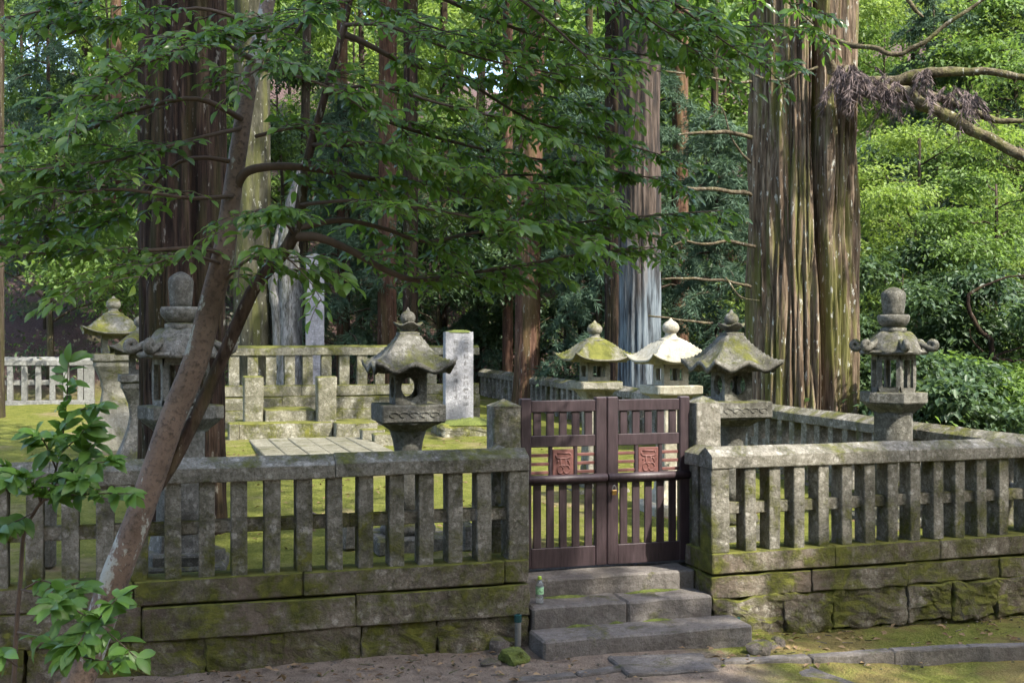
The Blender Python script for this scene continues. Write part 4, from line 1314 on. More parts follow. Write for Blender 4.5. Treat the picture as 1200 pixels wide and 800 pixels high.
thin = [(136, 27, 14, 'bark_red'), (352, 28, 12, 'bark_brown'), (430, 31, 8, 'bark_dark'), (520, 30, 10, 'bark_dark'), (560, 34, 9, 'bark_brown'), (660, 32, 10, 'bark_brown'),
        (690, 29, 11, 'bark_dark'), (832, 30, 10, 'bark_dark'), (856, 34, 9, 'bark_red'), (1072, 30, 11, 'bark_dark'), (1130, 26, 9, 'bark_brown'), (1172, 27, 8, 'bark_brown'), (60, 31, 10, 'bark_brown'), (95, 34, 9, 'bark_dark')]
for i, (px, Z, w, mt) in enumerate(thin):
    cedar({'bark_red': 'reddish', 'bark_brown': 'brown', 'bark_dark': 'dark'}[mt] + ' slender distant cedar trunk ' + near(px), px, 400, Z, w, 15, M[mt], 30 + i, 26, 24, 0.08, 3, flare=0.2, crown_z=None, taper=0.2, group='slender distant trunks on the slope', lean=(0.3 * math.sin(i * 2.1), 0))

# bleached dead trunk
dp = P(340, 400, 21.3)
dr = root('dead_tree', 'bleached white dead tree beside the granite pillar', 'tree', (dp.x, dp.y, gz(dp.x, dp.y) - 0.1))
def rel(px, py, Z=21.3):
    q = P(px, py, Z); return (q - dr.location)
def dead(pts, n, seed):
    pth = smooth_path([(*rel(a, b), r_) for a, b, r_ in pts], 6)
    v, f = tube([Vector(q[:3]) for q in pth], [q[3] for q in pth], n, 0.16, seed)
    return mesh_pd('bole', v, f, True)
part('bole', dead([(342, 470, .30), (341, 400, .20), (340, 340, .21), (338, 300, .19), (341, 260, .17), (350, 215, .11), (357, 190, .05), (360, 176, .015)], 16, 3), M['deadwood'], dr)
part('limb', dead([(330, 430, .12), (325, 370, .11), (321, 320, .10), (325, 280, .06), (332, 250, .05)], 10, 4), M['deadwood'], dr)

# limbs and hanging dead foliage of the giant cedar
def limb(parent, pts, mat, seed=1, n=7, name='limb'):
    pth = smooth_path([(*(P(a, b, Z) - parent.location), r_) for a, b, Z, r_ in pts], 5)
    wob = lambda i, q: Vector((noise.noise(Vector((i * .35, seed, 0))), noise.noise(Vector((i * .35, seed, 5))), noise.noise(Vector((i * .35, seed, 9))))) * min(.05, q[3] * 1.0)
    v, f = tube([Vector(q[:3]) + wob(i, q) for i, q in enumerate(pth)], [q[3] * (1 + .22 * noise.noise(Vector((i * .8, seed, 3)))) for i, q in enumerate(pth)], n, 0.10, seed)
    return part(name, mesh_pd(name, v, f, True), M[mat], parent)
limb(big, [(985, 88, 15.2, .18), (1020, 105, 14.9, .12), (1060, 112, 14.6, .095), (1095, 128, 14.4, .08), (1150, 158, 14.2, .07), (1210, 190, 14.0, .06), (1290, 225, 13.8, .06)], 'mossbranch', 1, 10)
limb(big, [(1000, 100, 15.1, .12), (1050, 96, 14.8, .09), (1090, 86, 14.6, .07), (1150, 85, 14.4, .05), (1215, 92, 14.2, .04)], 'mossbranch', 2)
limb(big, [(1060, 100, 14.8, .06), (1110, 118, 14.5, .05), (1165, 140, 14.3, .04), (1200, 142, 14.2, .03)], 'mossbranch', 3)
limb(big, [(955, 36, 14.8, .04), (985, 50, 14.5, .035), (1025, 57, 14.2, .032), (1050, 64, 14.1, .03), (1080, 52, 14.0, .028), (1110, 28, 13.9, .025), (1150, 2, 13.8, .02), (1180, -20, 13.7, .02)], 'mossbranch', 4)
limb(big, [(975, 88, 14.8, .07), (968, 60, 14.7, .06), (955, 40, 14.8, .05), (940, 20, 14.9, .05)], 'mossbranch', 5)
limb(big, [(1062, -5, 14, .03), (1072, 12, 14, .025), (1082, 20, 14, .012)], 'mossbranch', 6)
for i, pts in enumerate(([(885, 92, 14.9, .03), (910, 93, 14.6, .03), (935, 88, 14.5, .03), (958, 76, 14.6, .03)],
        [(880, 95, 15.2, .035), (860, 94, 15.0, .03), (820, 88, 14.8, .025), (770, 80, 14.7, .02)],
        [(880, 160, 15.2, .05), (850, 158, 15.0, .045), (820, 155, 14.8, .035), (795, 160, 14.7, .02)],
        [(880, 228, 15.2, .05), (850, 226, 15.0, .045), (815, 224, 14.8, .04), (780, 222, 14.7, .03)],
        [(885, 292, 15.2, .04), (850, 286, 15.0, .035), (825, 284, 14.8, .03), (800, 284, 14.7, .025), (783, 290, 14.6, .015)],
        [(880, 335, 15.2, .035), (845, 328, 15.0, .03), (810, 326, 14.8, .03), (775, 327, 14.7, .02)],
        [(850, 328, 15.0, .02), (868, 345, 14.9, .018), (890, 352, 14.7, .01)],
        [(880, 190, 15.2, .03), (860, 165, 15.1, .02), (848, 130, 15.0, .015), (840, 120, 15, .01)],
        [(835, 380, 15.2, .03), (800, 377, 15.0, .025), (760, 372, 14.9, .018)])):
    limb(big, [(q[0], q[1] + 3 * math.sin(q[0] * 0.9), q[2], q[3] * 0.6) for q in pts], 'deadbranch', 10 + i, 6, 'dead_limb')
hc = []
for a, b, Z, n, sp_ in ((992, 95, 14.7, 22, 14), (1010, 88, 14.6, 14, 18), (1045, 92, 14.5, 9, 20), (1085, 82, 14.4, 9, 14), (1105, 108, 14.3, 10, 12), (1135, 112, 14.2, 10, 10), (1040, 112, 14.6, 12, 14), (1000, 80, 14.6, 14, 14)):
    for _ in range(n): hc.append(tuple(P(a + random.gauss(0, sp_ * .6), b + random.gauss(0, 5), Z + random.gauss(0, .15)) - big.location))
Pn, D, N, L = tufts(hc, 0.2, 70, 1.6, 0.65)
part('dead_foliage', leaf_cards('dead_foliage', Pn, D, N, L * 1.5, 0.008), M['deadfoliage'], big)

# ------------------------------------------------------------------ wood on the slope
# undergrowth that covers the slope as one mass
def undergrowth():
    n = 5200
    X = rng.uniform(-22, 32, n); Y = 17.4 + 34 * rng.random(n) ** 1.5
    right = rng.random(n) < 0.33
    X = np.where(right, rng.uniform(5.4, 26, n), X); Y = np.where(right, rng.uniform(2.5, 26, n), Y)
    keep = ~((X < side_x(Y) + 0.5) & (Y < 17.2))
    X, Y = X[keep], Y[keep]
    Z = ground_z(X, Y) + rng.random(len(X)) ** 2 * 1.5 + 0.05
    C = np.stack([X, Y, Z], 1)
    return C
C = undergrowth()
k = rng.random(len(C))
for nm, sel, mat, per, size in (('undergrowth', k < 0.55, 'leaf_dark', 46, 0.12), ('ground_ferns', (k >= 0.55) & (k < 0.78), 'leaf_mid', 40, 0.12), ('dry_brush', k >= 0.78, 'leaf_grey', 36, 0.13)):
    Pn, D, N, L = sprays(C[sel], 0.55, per, size, 0.55, 0.25)
    o = part(nm, leaf_cards(nm, Pn, D, N, L, L * 0.42), M[mat])
    tag(o, {'undergrowth': 'dark leafy undergrowth covering the wooded slope', 'ground_ferns': 'brighter green low plants scattered over the slope', 'dry_brush': 'grey-green dry brush scattered over the slope'}[nm], 'undergrowth', kind='stuff')

def broad_tree(name, label, px, Z, H, cr, mat, seed, nl=9, per=34, size=0.13, z0=0.3, lean=(0, 0), tr=0.09, bmat='bark_brown', rad=0.45, flat=0.3, group=None, mats=None):
    p = P(px, 400, Z)
    b = Vector((p.x, p.y, gz(p.x, p.y) - 0.1))
    tubes, ends, tp = limb_tree((0, 0, 0), H, cr, z0, nl, seed, lean, tr)
    r = root(name, label, 'tree', b, group=group)
    part('trunk', tubes_mesh('trunk', tubes), M[bmat], r)
    Pn, D, N, L = sprays(ends, rad, per, size, flat, 0.15)
    part('crown', leaf_cards('crown', Pn, D, N, L, L * 0.5), M[mat], r)
    return r
# bright maples to the right of the giant cedar
mp = [(1075, 20.0, 5.2, 2.6, 'leaf_maple', 'yellow-green maple spreading above the right fence corner'),
      (1165, 18.5, 4.2, 2.2, 'leaf_mid', 'lower mid-green maple at the right beyond the hexagonal lantern'),
      (1120, 26, 9.5, 3.6, 'leaf_maple', 'tall sunlit maple filling the top right behind the cedar limbs'),
      (1215, 23, 8.0, 3.2, 'leaf_mid', 'green maple behind the long mossy limb'),
      (1040, 30, 9.0, 3.2, 'leaf_mid', 'mid-green tree right behind the giant cedar'),
      (1190, 32, 13.0, 4.5, 'leaf_maple', 'highest pale maple on the slope at the right')]
for i, (px, Z, H, cr, mt, lab) in enumerate(mp):
    broad_tree('maple_tree', lab, px, Z, H, cr, mt, 60 + i, 12, 64, 0.085 if Z < 22 else 0.125, 0.25, rad=0.52 if Z < 22 else 0.8, flat=0.10)
# shrubs behind the right corner
for i, (px, Z, H, cr, mt, lab) in enumerate([(1105, 14.6, 1.9, 1.0, 'leaf_dark', 'glossy dark shrub just outside the fence corner'), (1160, 15.5, 1.7, 1.1, 'leaf_mid', 'light green shrub right of the glossy shrub at the corner'),
        (1060, 17.5, 3.0, 1.5, 'leaf_dark', 'tall dark shrub behind the hexagonal lantern'), (1135, 18, 3.2, 1.5, 'leaf_dark', 'dense dark shrub under the low maple'), (1028, 17.0, 2.2, 0.9, 'leaf_dark', 'small dark shrub against the giant cedar foot'), (1205, 16.5, 2.6, 1.3, 'leaf_dark', 'dark shrub at the edge by the crooked branch')]):
    broad_tree('shrub', lab, px, Z, H, cr, mt, 80 + i, 10, 40, 0.11, 0.12, tr=0.03, rad=0.34, flat=0.5)
# middle of the wood: evergreen understorey trees
md = [(60, 24, 5.5, 2.6, 'leaf_mid'), (120, 29, 8.5, 3.4, 'leaf_mid'), (20, 31, 10, 3.6, 'leaf_mid'), (330, 29, 7.0, 3.0, 'leaf_dark'), (420, 30, 9.0, 3.2, 'leaf_mid'), (515, 27, 5.0, 2.4, 'leaf_dark'),
      (560, 31, 9.5, 3.4, 'leaf_mid'), (665, 27, 5.6, 2.4, 'leaf_dark'), (700, 33, 10, 3.6, 'leaf_mid'), (830, 27, 6.0, 2.4, 'leaf_dark'), (850, 33, 10.5, 3.4, 'leaf_mid'), (250, 33, 10, 3.5, 'leaf_mid'), (620, 37, 13, 4.0, 'leaf_maple'), (440, 38, 13, 4.0, 'leaf_maple'), (130, 37, 13, 4.2, 'leaf_maple'), (780, 38, 13, 4.0, 'leaf_mid'), (930, 38, 13, 4, 'leaf_mid'), (310, 40, 14, 4.2, 'leaf_mid'), (20, 41, 15, 4.5, 'leaf_mid'), (1120, 42, 17, 5, 'leaf_maple'), (980, 44, 17, 5, 'leaf_maple'), (540, 45, 17, 5, 'leaf_mid'), (700, 47, 18, 5, 'leaf_maple'), (1260, 38, 15, 5, 'leaf_maple'), (200, 50, 20, 6, 'leaf_mid'), (380, 52, 20, 6, 'leaf_mid'), (60, 52, 20, 6, 'leaf_mid'), (840, 52, 20, 6, 'leaf_mid'), (620, 55, 21, 6, 'leaf_mid'), (480, 58, 22, 6, 'leaf_maple'), (290, 58, 22, 6, 'leaf_mid'), (130, 60, 23, 6, 'leaf_mid'), (760, 60, 23, 6, 'leaf_mid'), (1060, 55, 22, 6, 'leaf_maple'), (40, 46, 19, 6, 'leaf_mid'), (430, 49, 21, 6, 'leaf_mid'), (560, 52, 22, 6, 'leaf_mid'), (340, 47, 19, 5, 'leaf_mid')]
nm = {'leaf_mid': 'mid-green broadleaf tree', 'leaf_dark': 'dark evergreen understorey tree', 'leaf_maple': 'pale yellow-green tree'}
for i, (px, Z, H, cr, mt) in enumerate(md):
    broad_tree('woodland_tree', far(Z) + ' ' + nm[mt] + ' ' + near(px), px, Z, H, cr, mt, 110 + i, 11, 62 if Z < 32 else 40, 0.125 if Z < 32 else (0.25 if Z < 48 else 0.36), 0.22, rad=0.6 if Z < 32 else (0.9 if Z < 48 else 1.3), flat=0.35, group={'leaf_mid': 'mid-green trees in the wood', 'leaf_dark': 'dark evergreen trees in the wood', 'leaf_maple': 'pale trees high in the wood'}[mt])
# young cedars with drooping feathery boughs
def young_cedar(label, px, Z, H, cr, seed, z0=0.15, group=None):
    p = P(px, 400, Z)
    r = root('young_cedar', label, 'tree', (p.x, p.y, gz(p.x, p.y) - 0.1), group=group)
    rr = random.Random(seed)
    tb = [tube([(0, 0, 0), (0.04, 0, H * .5), (0, 0.03, H)], [0.09, 0.06, 0.015], 7)]
    cs = []
    for k in range(34):
        t = z0 + (1 - z0) * k / 34; a = k * 2.4; ln = cr * (1.05 - 0.8 * t) * rr.uniform(.7, 1.2)
        pts = [Vector((math.cos(a) * ln * u, math.sin(a) * ln * u, H * t + 0.15 * ln * math.sin(u * 2.6) - 0.28 * ln * u * u)) for u in (0, .3, .6, .85, 1)]
        tb.append(tube(pts, [.03, .024, .017, .01, .005], 4, 0, 1, False))
        for u in np.linspace(.25, 1, 9):
            j = min(3, int(u * 4)); q = pts[j].lerp(pts[j + 1], u * 4 - j)
            for _ in range(2): cs.append((q.x + rr.gauss(0, .09) * cr * .5, q.y + rr.gauss(0, .09) * cr * .5, q.z + rr.gauss(0, .03)))
    part('trunk', tubes_mesh('trunk', tb), M['bark_brown'], r)
    Pn, D, N, L = tufts(cs, 0.36, 46, 0.7, 0.8)
    part('crown', leaf_cards('crown', Pn, D, N, L * 1.0, 0.017 * Z / 22), M['leaf_cedar'], r)
for i, (px, Z, H, cr) in enumerate([(405, 24.5, 6.8, 1.9), (700, 22.5, 6.5, 1.5), (1035, 23, 5.5, 1.6), (1095, 24, 8.5, 2.0), (560, 28, 7, 1.8), (840, 21, 6.2, 1.3), (680, 27.5, 9, 2), (55, 27, 9, 2.2), (770, 23.5, 8.5, 1.5), (1190, 24, 8.5, 2)]):
    young_cedar(('taller' if H > 7.5 else 'lower') + ' feathery blue-green young cedar with drooping boughs ' + near(px), px, Z, H, cr, 200 + i, group='feathery young cedars in the wood')
# crooked branches by the right edge
cp = P(1165, 400, 14.8)
cr_ = root('crooked_tree', 'bare crooked little tree at the right edge beyond the fence', 'tree', (cp.x, cp.y, gz(cp.x, cp.y) - .1))
for i, pts in enumerate(([(1150, 470, 14.8, .06), (1152, 435, 14.8, .05), (1162, 418, 14.8, .05), (1160, 400, 14.8, .045), (1145, 382, 14.8, .04), (1135, 360, 14.8, .035), (1137, 345, 14.8, .03), (1160, 332, 14.8, .02), (1185, 324, 14.8, .018), (1210, 322, 14.8, .015)],
        [(1160, 420, 14.8, .04), (1180, 422, 14.8, .035), (1210, 424, 14.8, .03), (1260, 420, 14.8, .02)], [(1160, 420, 14.8, .025), (1180, 412, 14.8, .02), (1210, 402, 14.8, .015)], [(1155, 415, 14.8, .02), (1140, 400, 14.8, .015), (1136, 385, 14.8, .01)])):
    limb(cr_, [(q[0], q[1], q[2] + 1.2, q[3] * .8) for q in pts], 'bark_dark', 40 + i, 7, 'branch')
# ------------------------------------------------------------------ foreground leaning evergreen
tb_ = P(56, 893, 6.4)
ft = root('leaning_tree', 'leaning evergreen tree with smooth brown bark and pale patches before the fence', 'tree', (tb_.x, tb_.y, gz(tb_.x, tb_.y) - 0.05))
def path3(pts, sub=5):
    return smooth_path([(*(P(a, b, Z) - ft.location), r_) for a, b, Z, r_ in pts], sub)
def wood(name, pts, mat, n=14, rough=0.03, seed=1, sub=5):
    pth = path3(pts, sub)
    v, f = tube([Vector(q[:3]) for q in pth], [q[3] for q in pth], n, rough, seed)
    return part(name, mesh_pd(name, v, f, True), M[mat], ft), pth
wood('trunk', [(40, 925, 6.4, .125), (62, 870, 6.4, .100), (92, 798, 6.4, .086), (106, 762, 6.4, .083), (131, 687, 6.4, .080), (160, 612, 6.4, .074), (186, 537, 6.42, .072), (204, 485, 6.43, .071), (230, 421, 6.45, .070), (250, 345, 6.5, .066), (262, 297, 6.5, .062), (273, 220, 6.55, .052), (290, 110, 6.6, .047), (312, 10, 6.7, .042), (345, -160, 6.8, .036), (370, -300, 6.9, .02)], 'bark_smooth', 20, 0.02, 1, 6)
stem, sp2 = wood('stem', [(172, 590, 6.45, .030), (204, 540, 6.5, .036), (231, 485, 6.55, .038), (260, 421, 6.6, .038), (286, 362, 6.6, .038), (303, 330, 6.6, .037), (344, 276, 6.6, .036), (360, 190, 6.65, .026), (384, 100, 6.7, .022), (408, 10, 6.75, .018), (430, -120, 6.8, .012)], 'bark_stem', 14, 0.03, 2, 6)
BR = [
 [(276, 222, 6.55, .03), (292, 200, 6.5, .026), (340, 195, 6.5, .022), (400, 203, 6.6, .018), (460, 213, 6.8, .015), (520, 214, 7.0, .012), (580, 206, 7.2, .009), (660, 205, 7.4, .005)],
 [(344, 278, 6.6, .03), (372, 278, 6.6, .025), (410, 293, 6.7, .022), (455, 318, 6.8, .018), (490, 328, 6.9, .016), (540, 321, 7.0, .013), (600, 313, 7.2, .010), (680, 298, 7.4, .008), (760, 290, 7.6, .004)],
 [(403, 40, 6.75, .022), (430, 52, 6.8, .018), (470, 72, 6.9, .015), (520, 86, 7.0, .012), (570, 97, 7.1, .009), (640, 112, 7.3, .006), (710, 128, 7.5, .004)],
 [(384, 100, 6.7, .02), (430, 130, 6.7, .016), (470, 148, 6.8, .013), (530, 166, 7.0, .010), (600, 182, 7.2, .008), (690, 195, 7.4, .006), (780, 212, 7.6, .004)],
 [(348, 268, 6.6, .02), (400, 258, 6.7, .016), (450, 268, 6.9, .013), (500, 283, 7.0, .012), (560, 272, 7.2, .010), (640, 265, 7.4, .008), (730, 255, 7.6, .006), (840, 247, 7.9, .004)],
 [(262, 300, 6.5, .018), (235, 291, 6.3, .013), (160, 294, 6.1, .011), (90, 292, 6.0, .009), (20, 288, 5.9, .006), (-60, 280, 5.8, .004)],
 [(284, 140, 6.55, .018), (230, 116, 6.3, .014), (160, 129, 6.2, .012), (90, 156, 6.1, .010), (0, 172, 6.0, .006), (-60, 180, 5.9, .004)],
 [(330, -60, 6.8, .03), (420, -50, 6.8, .026), (560, -30, 7.0, .022), (690, -2, 7.2, .018), (742, 15, 7.3, .014), (790, 20, 7.4, .011), (840, 32, 7.5, .008), (900, 30, 7.7, .005)],
 [(415, -40, 6.75, .02), (500, -10, 6.9, .016), (580, 25, 7.0, .012), (660, 50, 7.2, .009), (740, 62, 7.4, .006), (800, 75, 7.5, .004)],
 [(296, 70, 6.6, .02), (250, 50, 6.2, .014), (190, 66, 5.9, .010), (140, 92, 5.7, .006), (110, 115, 5.6, .003)],
 [(540, 90, 7.0, .010), (620, 140, 7.2, .008), (690, 158, 7.4, .006), (770, 180, 7.6, .004)],
 [(500, 214, 7.0, .010), (580, 236, 7.1, .008), (660, 242, 7.3, .006), (740, 262, 7.5, .004)],
 [(272, 230, 6.5, .014), (220, 232, 6.2, .010), (140, 222, 6.0, .008), (60, 228, 5.9, .005), (-20, 236, 5.8, .003)],
 [(420, -60, 6.8, .02), (360, 20, 6.3, .012), (330, 60, 6.1, .008), (290, 90, 5.9, .004)],
 [(690, -10, 7.2, .012), (800, -30, 7.4, .010), (900, -10, 7.6, .007), (955, 30, 7.8, .004)],
 [(300, 160, 6.55, .012), (350, 150, 6.4, .009), (410, 165, 6.4, .007), (470, 185, 6.6, .004)],
 [(262, 330, 6.5, .012), (290, 305, 6.3, .009), (330, 300, 6.2, .006), (355, 320, 6.1, .003)],
 [(262, 310, 6.5, .012), (220, 300, 6.1, .008), (170, 312, 5.9, .005), (110, 330, 5.8, .003)],
 [(330, -40, 6.8, .014), (430, 0, 6.9, .010), (500, 30, 7.1, .007), (590, 55, 7.3, .004)],
 [(330, -80, 6.8, .02), (240, -40, 6.4, .014), (150, -10, 6.2, .010), (60, 10, 6.1, .006), (-20, 30, 6.0, .003)],
 [(284, 150, 6.55, .014), (220, 165, 6.2, .010), (150, 185, 6.0, .008), (70, 195, 5.9, .005), (-10, 205, 5.8, .003)],
 [(276, 190, 6.55, .014), (210, 190, 6.4, .010), (130, 262, 6.3, .007), (50, 262, 6.2, .004), (-10, 262, 6.2, .003)],
 [(430, -120, 6.8, .02), (560, -70, 6.6, .014), (680, -30, 6.7, .010), (770, 30, 6.8, .006), (830, 70, 6.9, .003)],
 [(425, -90, 6.8, .018), (520, -40, 6.5, .013), (610, 0, 6.5, .009), (680, 60, 6.6, .006), (720, 100, 6.7, .003)],
 [(400, 30, 6.75, .014), (450, 30, 6.6, .010), (520, 55, 6.6, .008), (590, 75, 6.7, .006), (670, 90, 6.8, .003)],
 [(384, 110, 6.7, .013), (440, 100, 6.5, .010), (510, 120, 6.5, .008), (590, 140, 6.6, .006), (660, 165, 6.7, .003)],
 [(366, 170, 6.65, .013), (430, 172, 6.5, .010), (500, 190, 6.5, .008), (590, 215, 6.6, .006), (690, 228, 6.8, .003)],
 [(352, 240, 6.6, .012), (420, 235, 6.4, .009), (500, 245, 6.4, .007), (590, 262, 6.5, .005), (680, 282, 6.7, .003)],
 [(344, 275, 6.6, .010), (330, 255, 6.3, .008), (310, 245, 6.1, .005), (290, 250, 6.0, .003)],
 [(300, 80, 6.6, .012), (350, 90, 6.3, .009), (400, 110, 6.2, .006), (440, 140, 6.2, .003)],
 [(410, 0, 6.75, .012), (370, 10, 6.4, .008), (330, 35, 6.2, .005), (270, 40, 6.0, .003)],
 [(690, -20, 7.2, .010), (780, 0, 7.0, .008), (850, 50, 7.2, .005), (890, 75, 7.3, .003)],
 [(300, 30, 6.7, .014), (230, 10, 6.5, .010), (150, 30, 6.4, .006), (80, 20, 6.3, .004)],
]
lp_, ld_, ln_, ll_ = [], [], [], []
twigs = MB()
rr = random.Random(12)
def add_leaf(p, d, n, L):
    lp_.append(p); ld_.append(d); ln_.append(n); ll_.append(L)
def twig_leaves(p, d, L, nl, size, sub=2):
    """alternate drooping leaves along a shoot, with side shoots"""
    d = d.normalized()
    up = Vector((0, 0, 1))
    side = d.cross(up)
    if side.length < 1e-3: side = Vector((1, 0, 0))
    side.normalize()
    at = lambda t: p + d * (L * t) + up * (-0.30 * L * t * t)
    twigs.add(*tube([at(t) for t in (0, .35, .7, 1)], [.0035, .003, .002, .001], 4, 0, 1, False))
    for k in range(nl):
        t = (k + 0.6) / nl
        s = 1 if k % 2 else -1
        dd = d * rr.uniform(.3, .8) + side * s * rr.uniform(.45, 1.0) + up * rr.uniform(-.85, .0)
        if k == nl - 1: dd = d + up * -0.6
        nn = up * .8 + side * s * rr.uniform(-.1, .7) + Vector((rr.gauss(-.15, .45), rr.gauss(-.55, .45), 0))
        add_leaf(at(t), dd, nn, size * rr.uniform(.65, 1.2))
    for k in range(sub):
        t = rr.uniform(.25, .8); s = rr.choice((-1, 1))
        twig_leaves(at(t), d * .7 + side * s * rr.uniform(.5, 1.1) + up * rr.uniform(-.2, .25), L * rr.uniform(.45, .75), max(4, int(nl * .7)), size, 0)
for bi, b in enumerate(BR):
    o, pth = wood('branch', b, 'twig', 8, 0.05, 30 + bi, 5)
    n = len(pth)
    start = 0.22
    acc = 0.0
    for i in range(1, n):
        a, c = Vector(pth[i-1][:3]), Vector(pth[i][:3])
        seg = c - a
        if i / n < start: continue
        acc += seg.length
        d = seg.normalized()
        while acc > 0.062:
            acc -= 0.062
            p = a.lerp(c, rr.random())
            ang = rr.choice((-1, 1)) * rr.uniform(0.5, 1.25)
            h = Vector((d.x * math.cos(ang) - d.y * math.sin(ang), d.x * math.sin(ang) + d.y * math.cos(ang), rr.uniform(-.25, .35)))
            L = rr.uniform(0.18, 0.46) * (1.15 - 0.5 * i / n)
            twig_leaves(p, h, L, rr.randint(6, 10), rr.uniform(.066, .105))
    tipd = (Vector(pth[-1][:3]) - Vector(pth[-3][:3]))
    twig_leaves(Vector(pth[-1][:3]), tipd, 0.25, 8, .085)
part('twigs', twigs.mesh('twigs', True), M['twig'], ft)['kind'] = 'stuff'
Pn, D, N, L = (np.array([tuple(q) for q in lp_]), np.array([tuple(q) for q in ld_]), np.array([tuple(q) for q in ln_]), np.array(ll_))
N = norm(N)
# the leaves that show largest are leaves of their own; the rest is one mass
camloc = np.array([CAMX, CAMY, CAMZ]) - np.array(ft.location)
dist = np.linalg.norm(Pn - camloc, axis=1)
vis = np.array([True] * len(Pn))
sc_ = L / dist
order = np.argsort(-sc_)[:300]
rest = np.ones(len(Pn), bool); rest[order] = False
o = part('foliage', rich_leaves('foliage', Pn[rest], D[rest], N[rest], L[rest], L[rest] * 0.38), M['leaf_fg'], ft); o['kind'] = 'stuff'
print('FG leaves', len(Pn))
def single_leaf(mat):
    lv, lf = rich_leaf_local()
    me = mesh_pd('leaf', lv, lf, True); me.materials.append(mat); return me
def place_leaf(me, parent, p, d, n, L, W):
    d = Vector(d).normalized(); s = Vector(n).cross(d).normalized(); u = d.cross(s)
    o = bpy.data.objects.new('leaf', me); COL.objects.link(o); o.parent = parent
    sc = Matrix.Diagonal((L, W / 0.36, L, 1))
    m = Matrix(((d.x, s.x, u.x, p[0]), (d.y, s.y, u.y, p[1]), (d.z, s.z, u.z, p[2]), (0, 0, 0, 1))) @ sc
    o.matrix_basis = m
    return o
LEAF = single_leaf(M['leaf_fg'])
for i in order: place_leaf(LEAF, ft, Pn[i], D[i], N[i], L[i], L[i] * 0.42)

# ------------------------------------------------------------------ sapling at the lower left
sb = P(14, 830, 5.6)
sg = root('sapling', 'leafy green sapling growing at the foot of the leaning trunk', 'sapling', (sb.x, sb.y, gz(sb.x, sb.y) - .03))
LEAFS = single_leaf(M['leaf_sap'])
def sl_path(pts, name, n=7):
    pth = smooth_path([(*(P(a, b, Z) - sg.location), r_) for a, b, Z, r_ in pts], 5)
    v, f = tube([Vector(q[:3]) for q in pth], [q[3] for q in pth], n, 0.05, 3)
    part(name, mesh_pd(name, v, f, True), M['twig'], sg)
    return [Vector(q[:3]) for q in pth]
zb = gz(sb.x, sb.y)
def ground_px(px, Z):
    return (px, HOR + (CAMZ - zb) * FPX / Z, Z)
SB = [([(12, 940, 5.6, .014), (18, 760, 5.6, .012), (24, 680, 5.6, .011), (28, 625, 5.6, .010), (40, 600, 5.6, .009), (50, 585, 5.55, .008)], 'stem', 0),
      ([(50, 586, 5.55, .007), (70, 560, 5.5, .005), (100, 545, 5.4, .004), (130, 540, 5.3, .002)], 'branch', 9),
      ([(50, 586, 5.55, .006), (30, 560, 5.5, .004), (0, 545, 5.4, .003), (-20, 540, 5.4, .002)], 'branch', 8),
      ([(50, 586, 5.55, .006), (80, 580, 5.4, .004), (120, 578, 5.3, .003), (155, 578, 5.2, .002)], 'branch', 9),
      ([(60, 572, 5.5, .006), (72, 520, 5.5, .004), (78, 470, 5.5, .003), (80, 425, 5.5, .002)], 'branch', 9),
      ([(74, 500, 5.5, .004), (95, 480, 5.45, .003), (118, 475, 5.4, .002)], 'branch', 5),
      ([(60, 572, 5.5, .005), (80, 548, 5.5, .004), (110, 520, 5.4, .002)], 'branch', 6),
      ([(24, 690, 5.6, .006), (60, 700, 5.4, .005), (90, 715, 5.2, .004), (120, 735, 5.1, .003), (160, 770, 5.0, .002)], 'branch', 12),
      ([(80, 740, 5.15, .005), (105, 735, 5.1, .004), (130, 708, 5.0, .003), (138, 700, 5.0, .002)], 'branch', 8),
      ([(28, 690, 5.6, .005), (50, 680, 5.5, .004), (75, 690, 5.4, .003), (95, 688, 5.3, .002)], 'branch', 6),
      ([(20, 740, 5.6, .006), (60, 750, 5.3, .004), (100, 770, 5.1, .003), (140, 775, 5.0, .002)], 'branch', 9),
      ([(48, 590, 5.55, .005), (62, 575, 5.4, .004), (84, 566, 5.3, .003), (104, 560, 5.2, .002)], 'branch', 9),
      ([(48, 590, 5.55, .005), (40, 570, 5.4, .004), (24, 556, 5.3, .003), (8, 562, 5.2, .002)], 'branch', 9),
      ([(66, 550, 5.5, .005), (58, 530, 5.4, .004), (50, 515, 5.3, .003), (40, 508, 5.25, .002)], 'branch', 7),
      ([(72, 530, 5.5, .004), (88, 515, 5.4, .003), (102, 500, 5.35, .002)], 'branch', 6),
      ([(40, 600, 5.6, .004), (20, 610, 5.5, .003), (0, 618, 5.4, .002)], 'branch', 6),
      ([(90, 715, 5.2, .004), (75, 705, 5.1, .003), (60, 712, 5.0, .002)], 'branch', 6),
      ([(105, 728, 5.1, .004), (95, 750, 5.0, .003), (80, 765, 4.95, .002)], 'branch', 7),
      ([(20, 780, 5.5, .005), (5, 770, 5.3, .004), (-10, 768, 5.2, .003), (5, 765, 5.1, .002)], 'branch', 3)]
rr = random.Random(5)
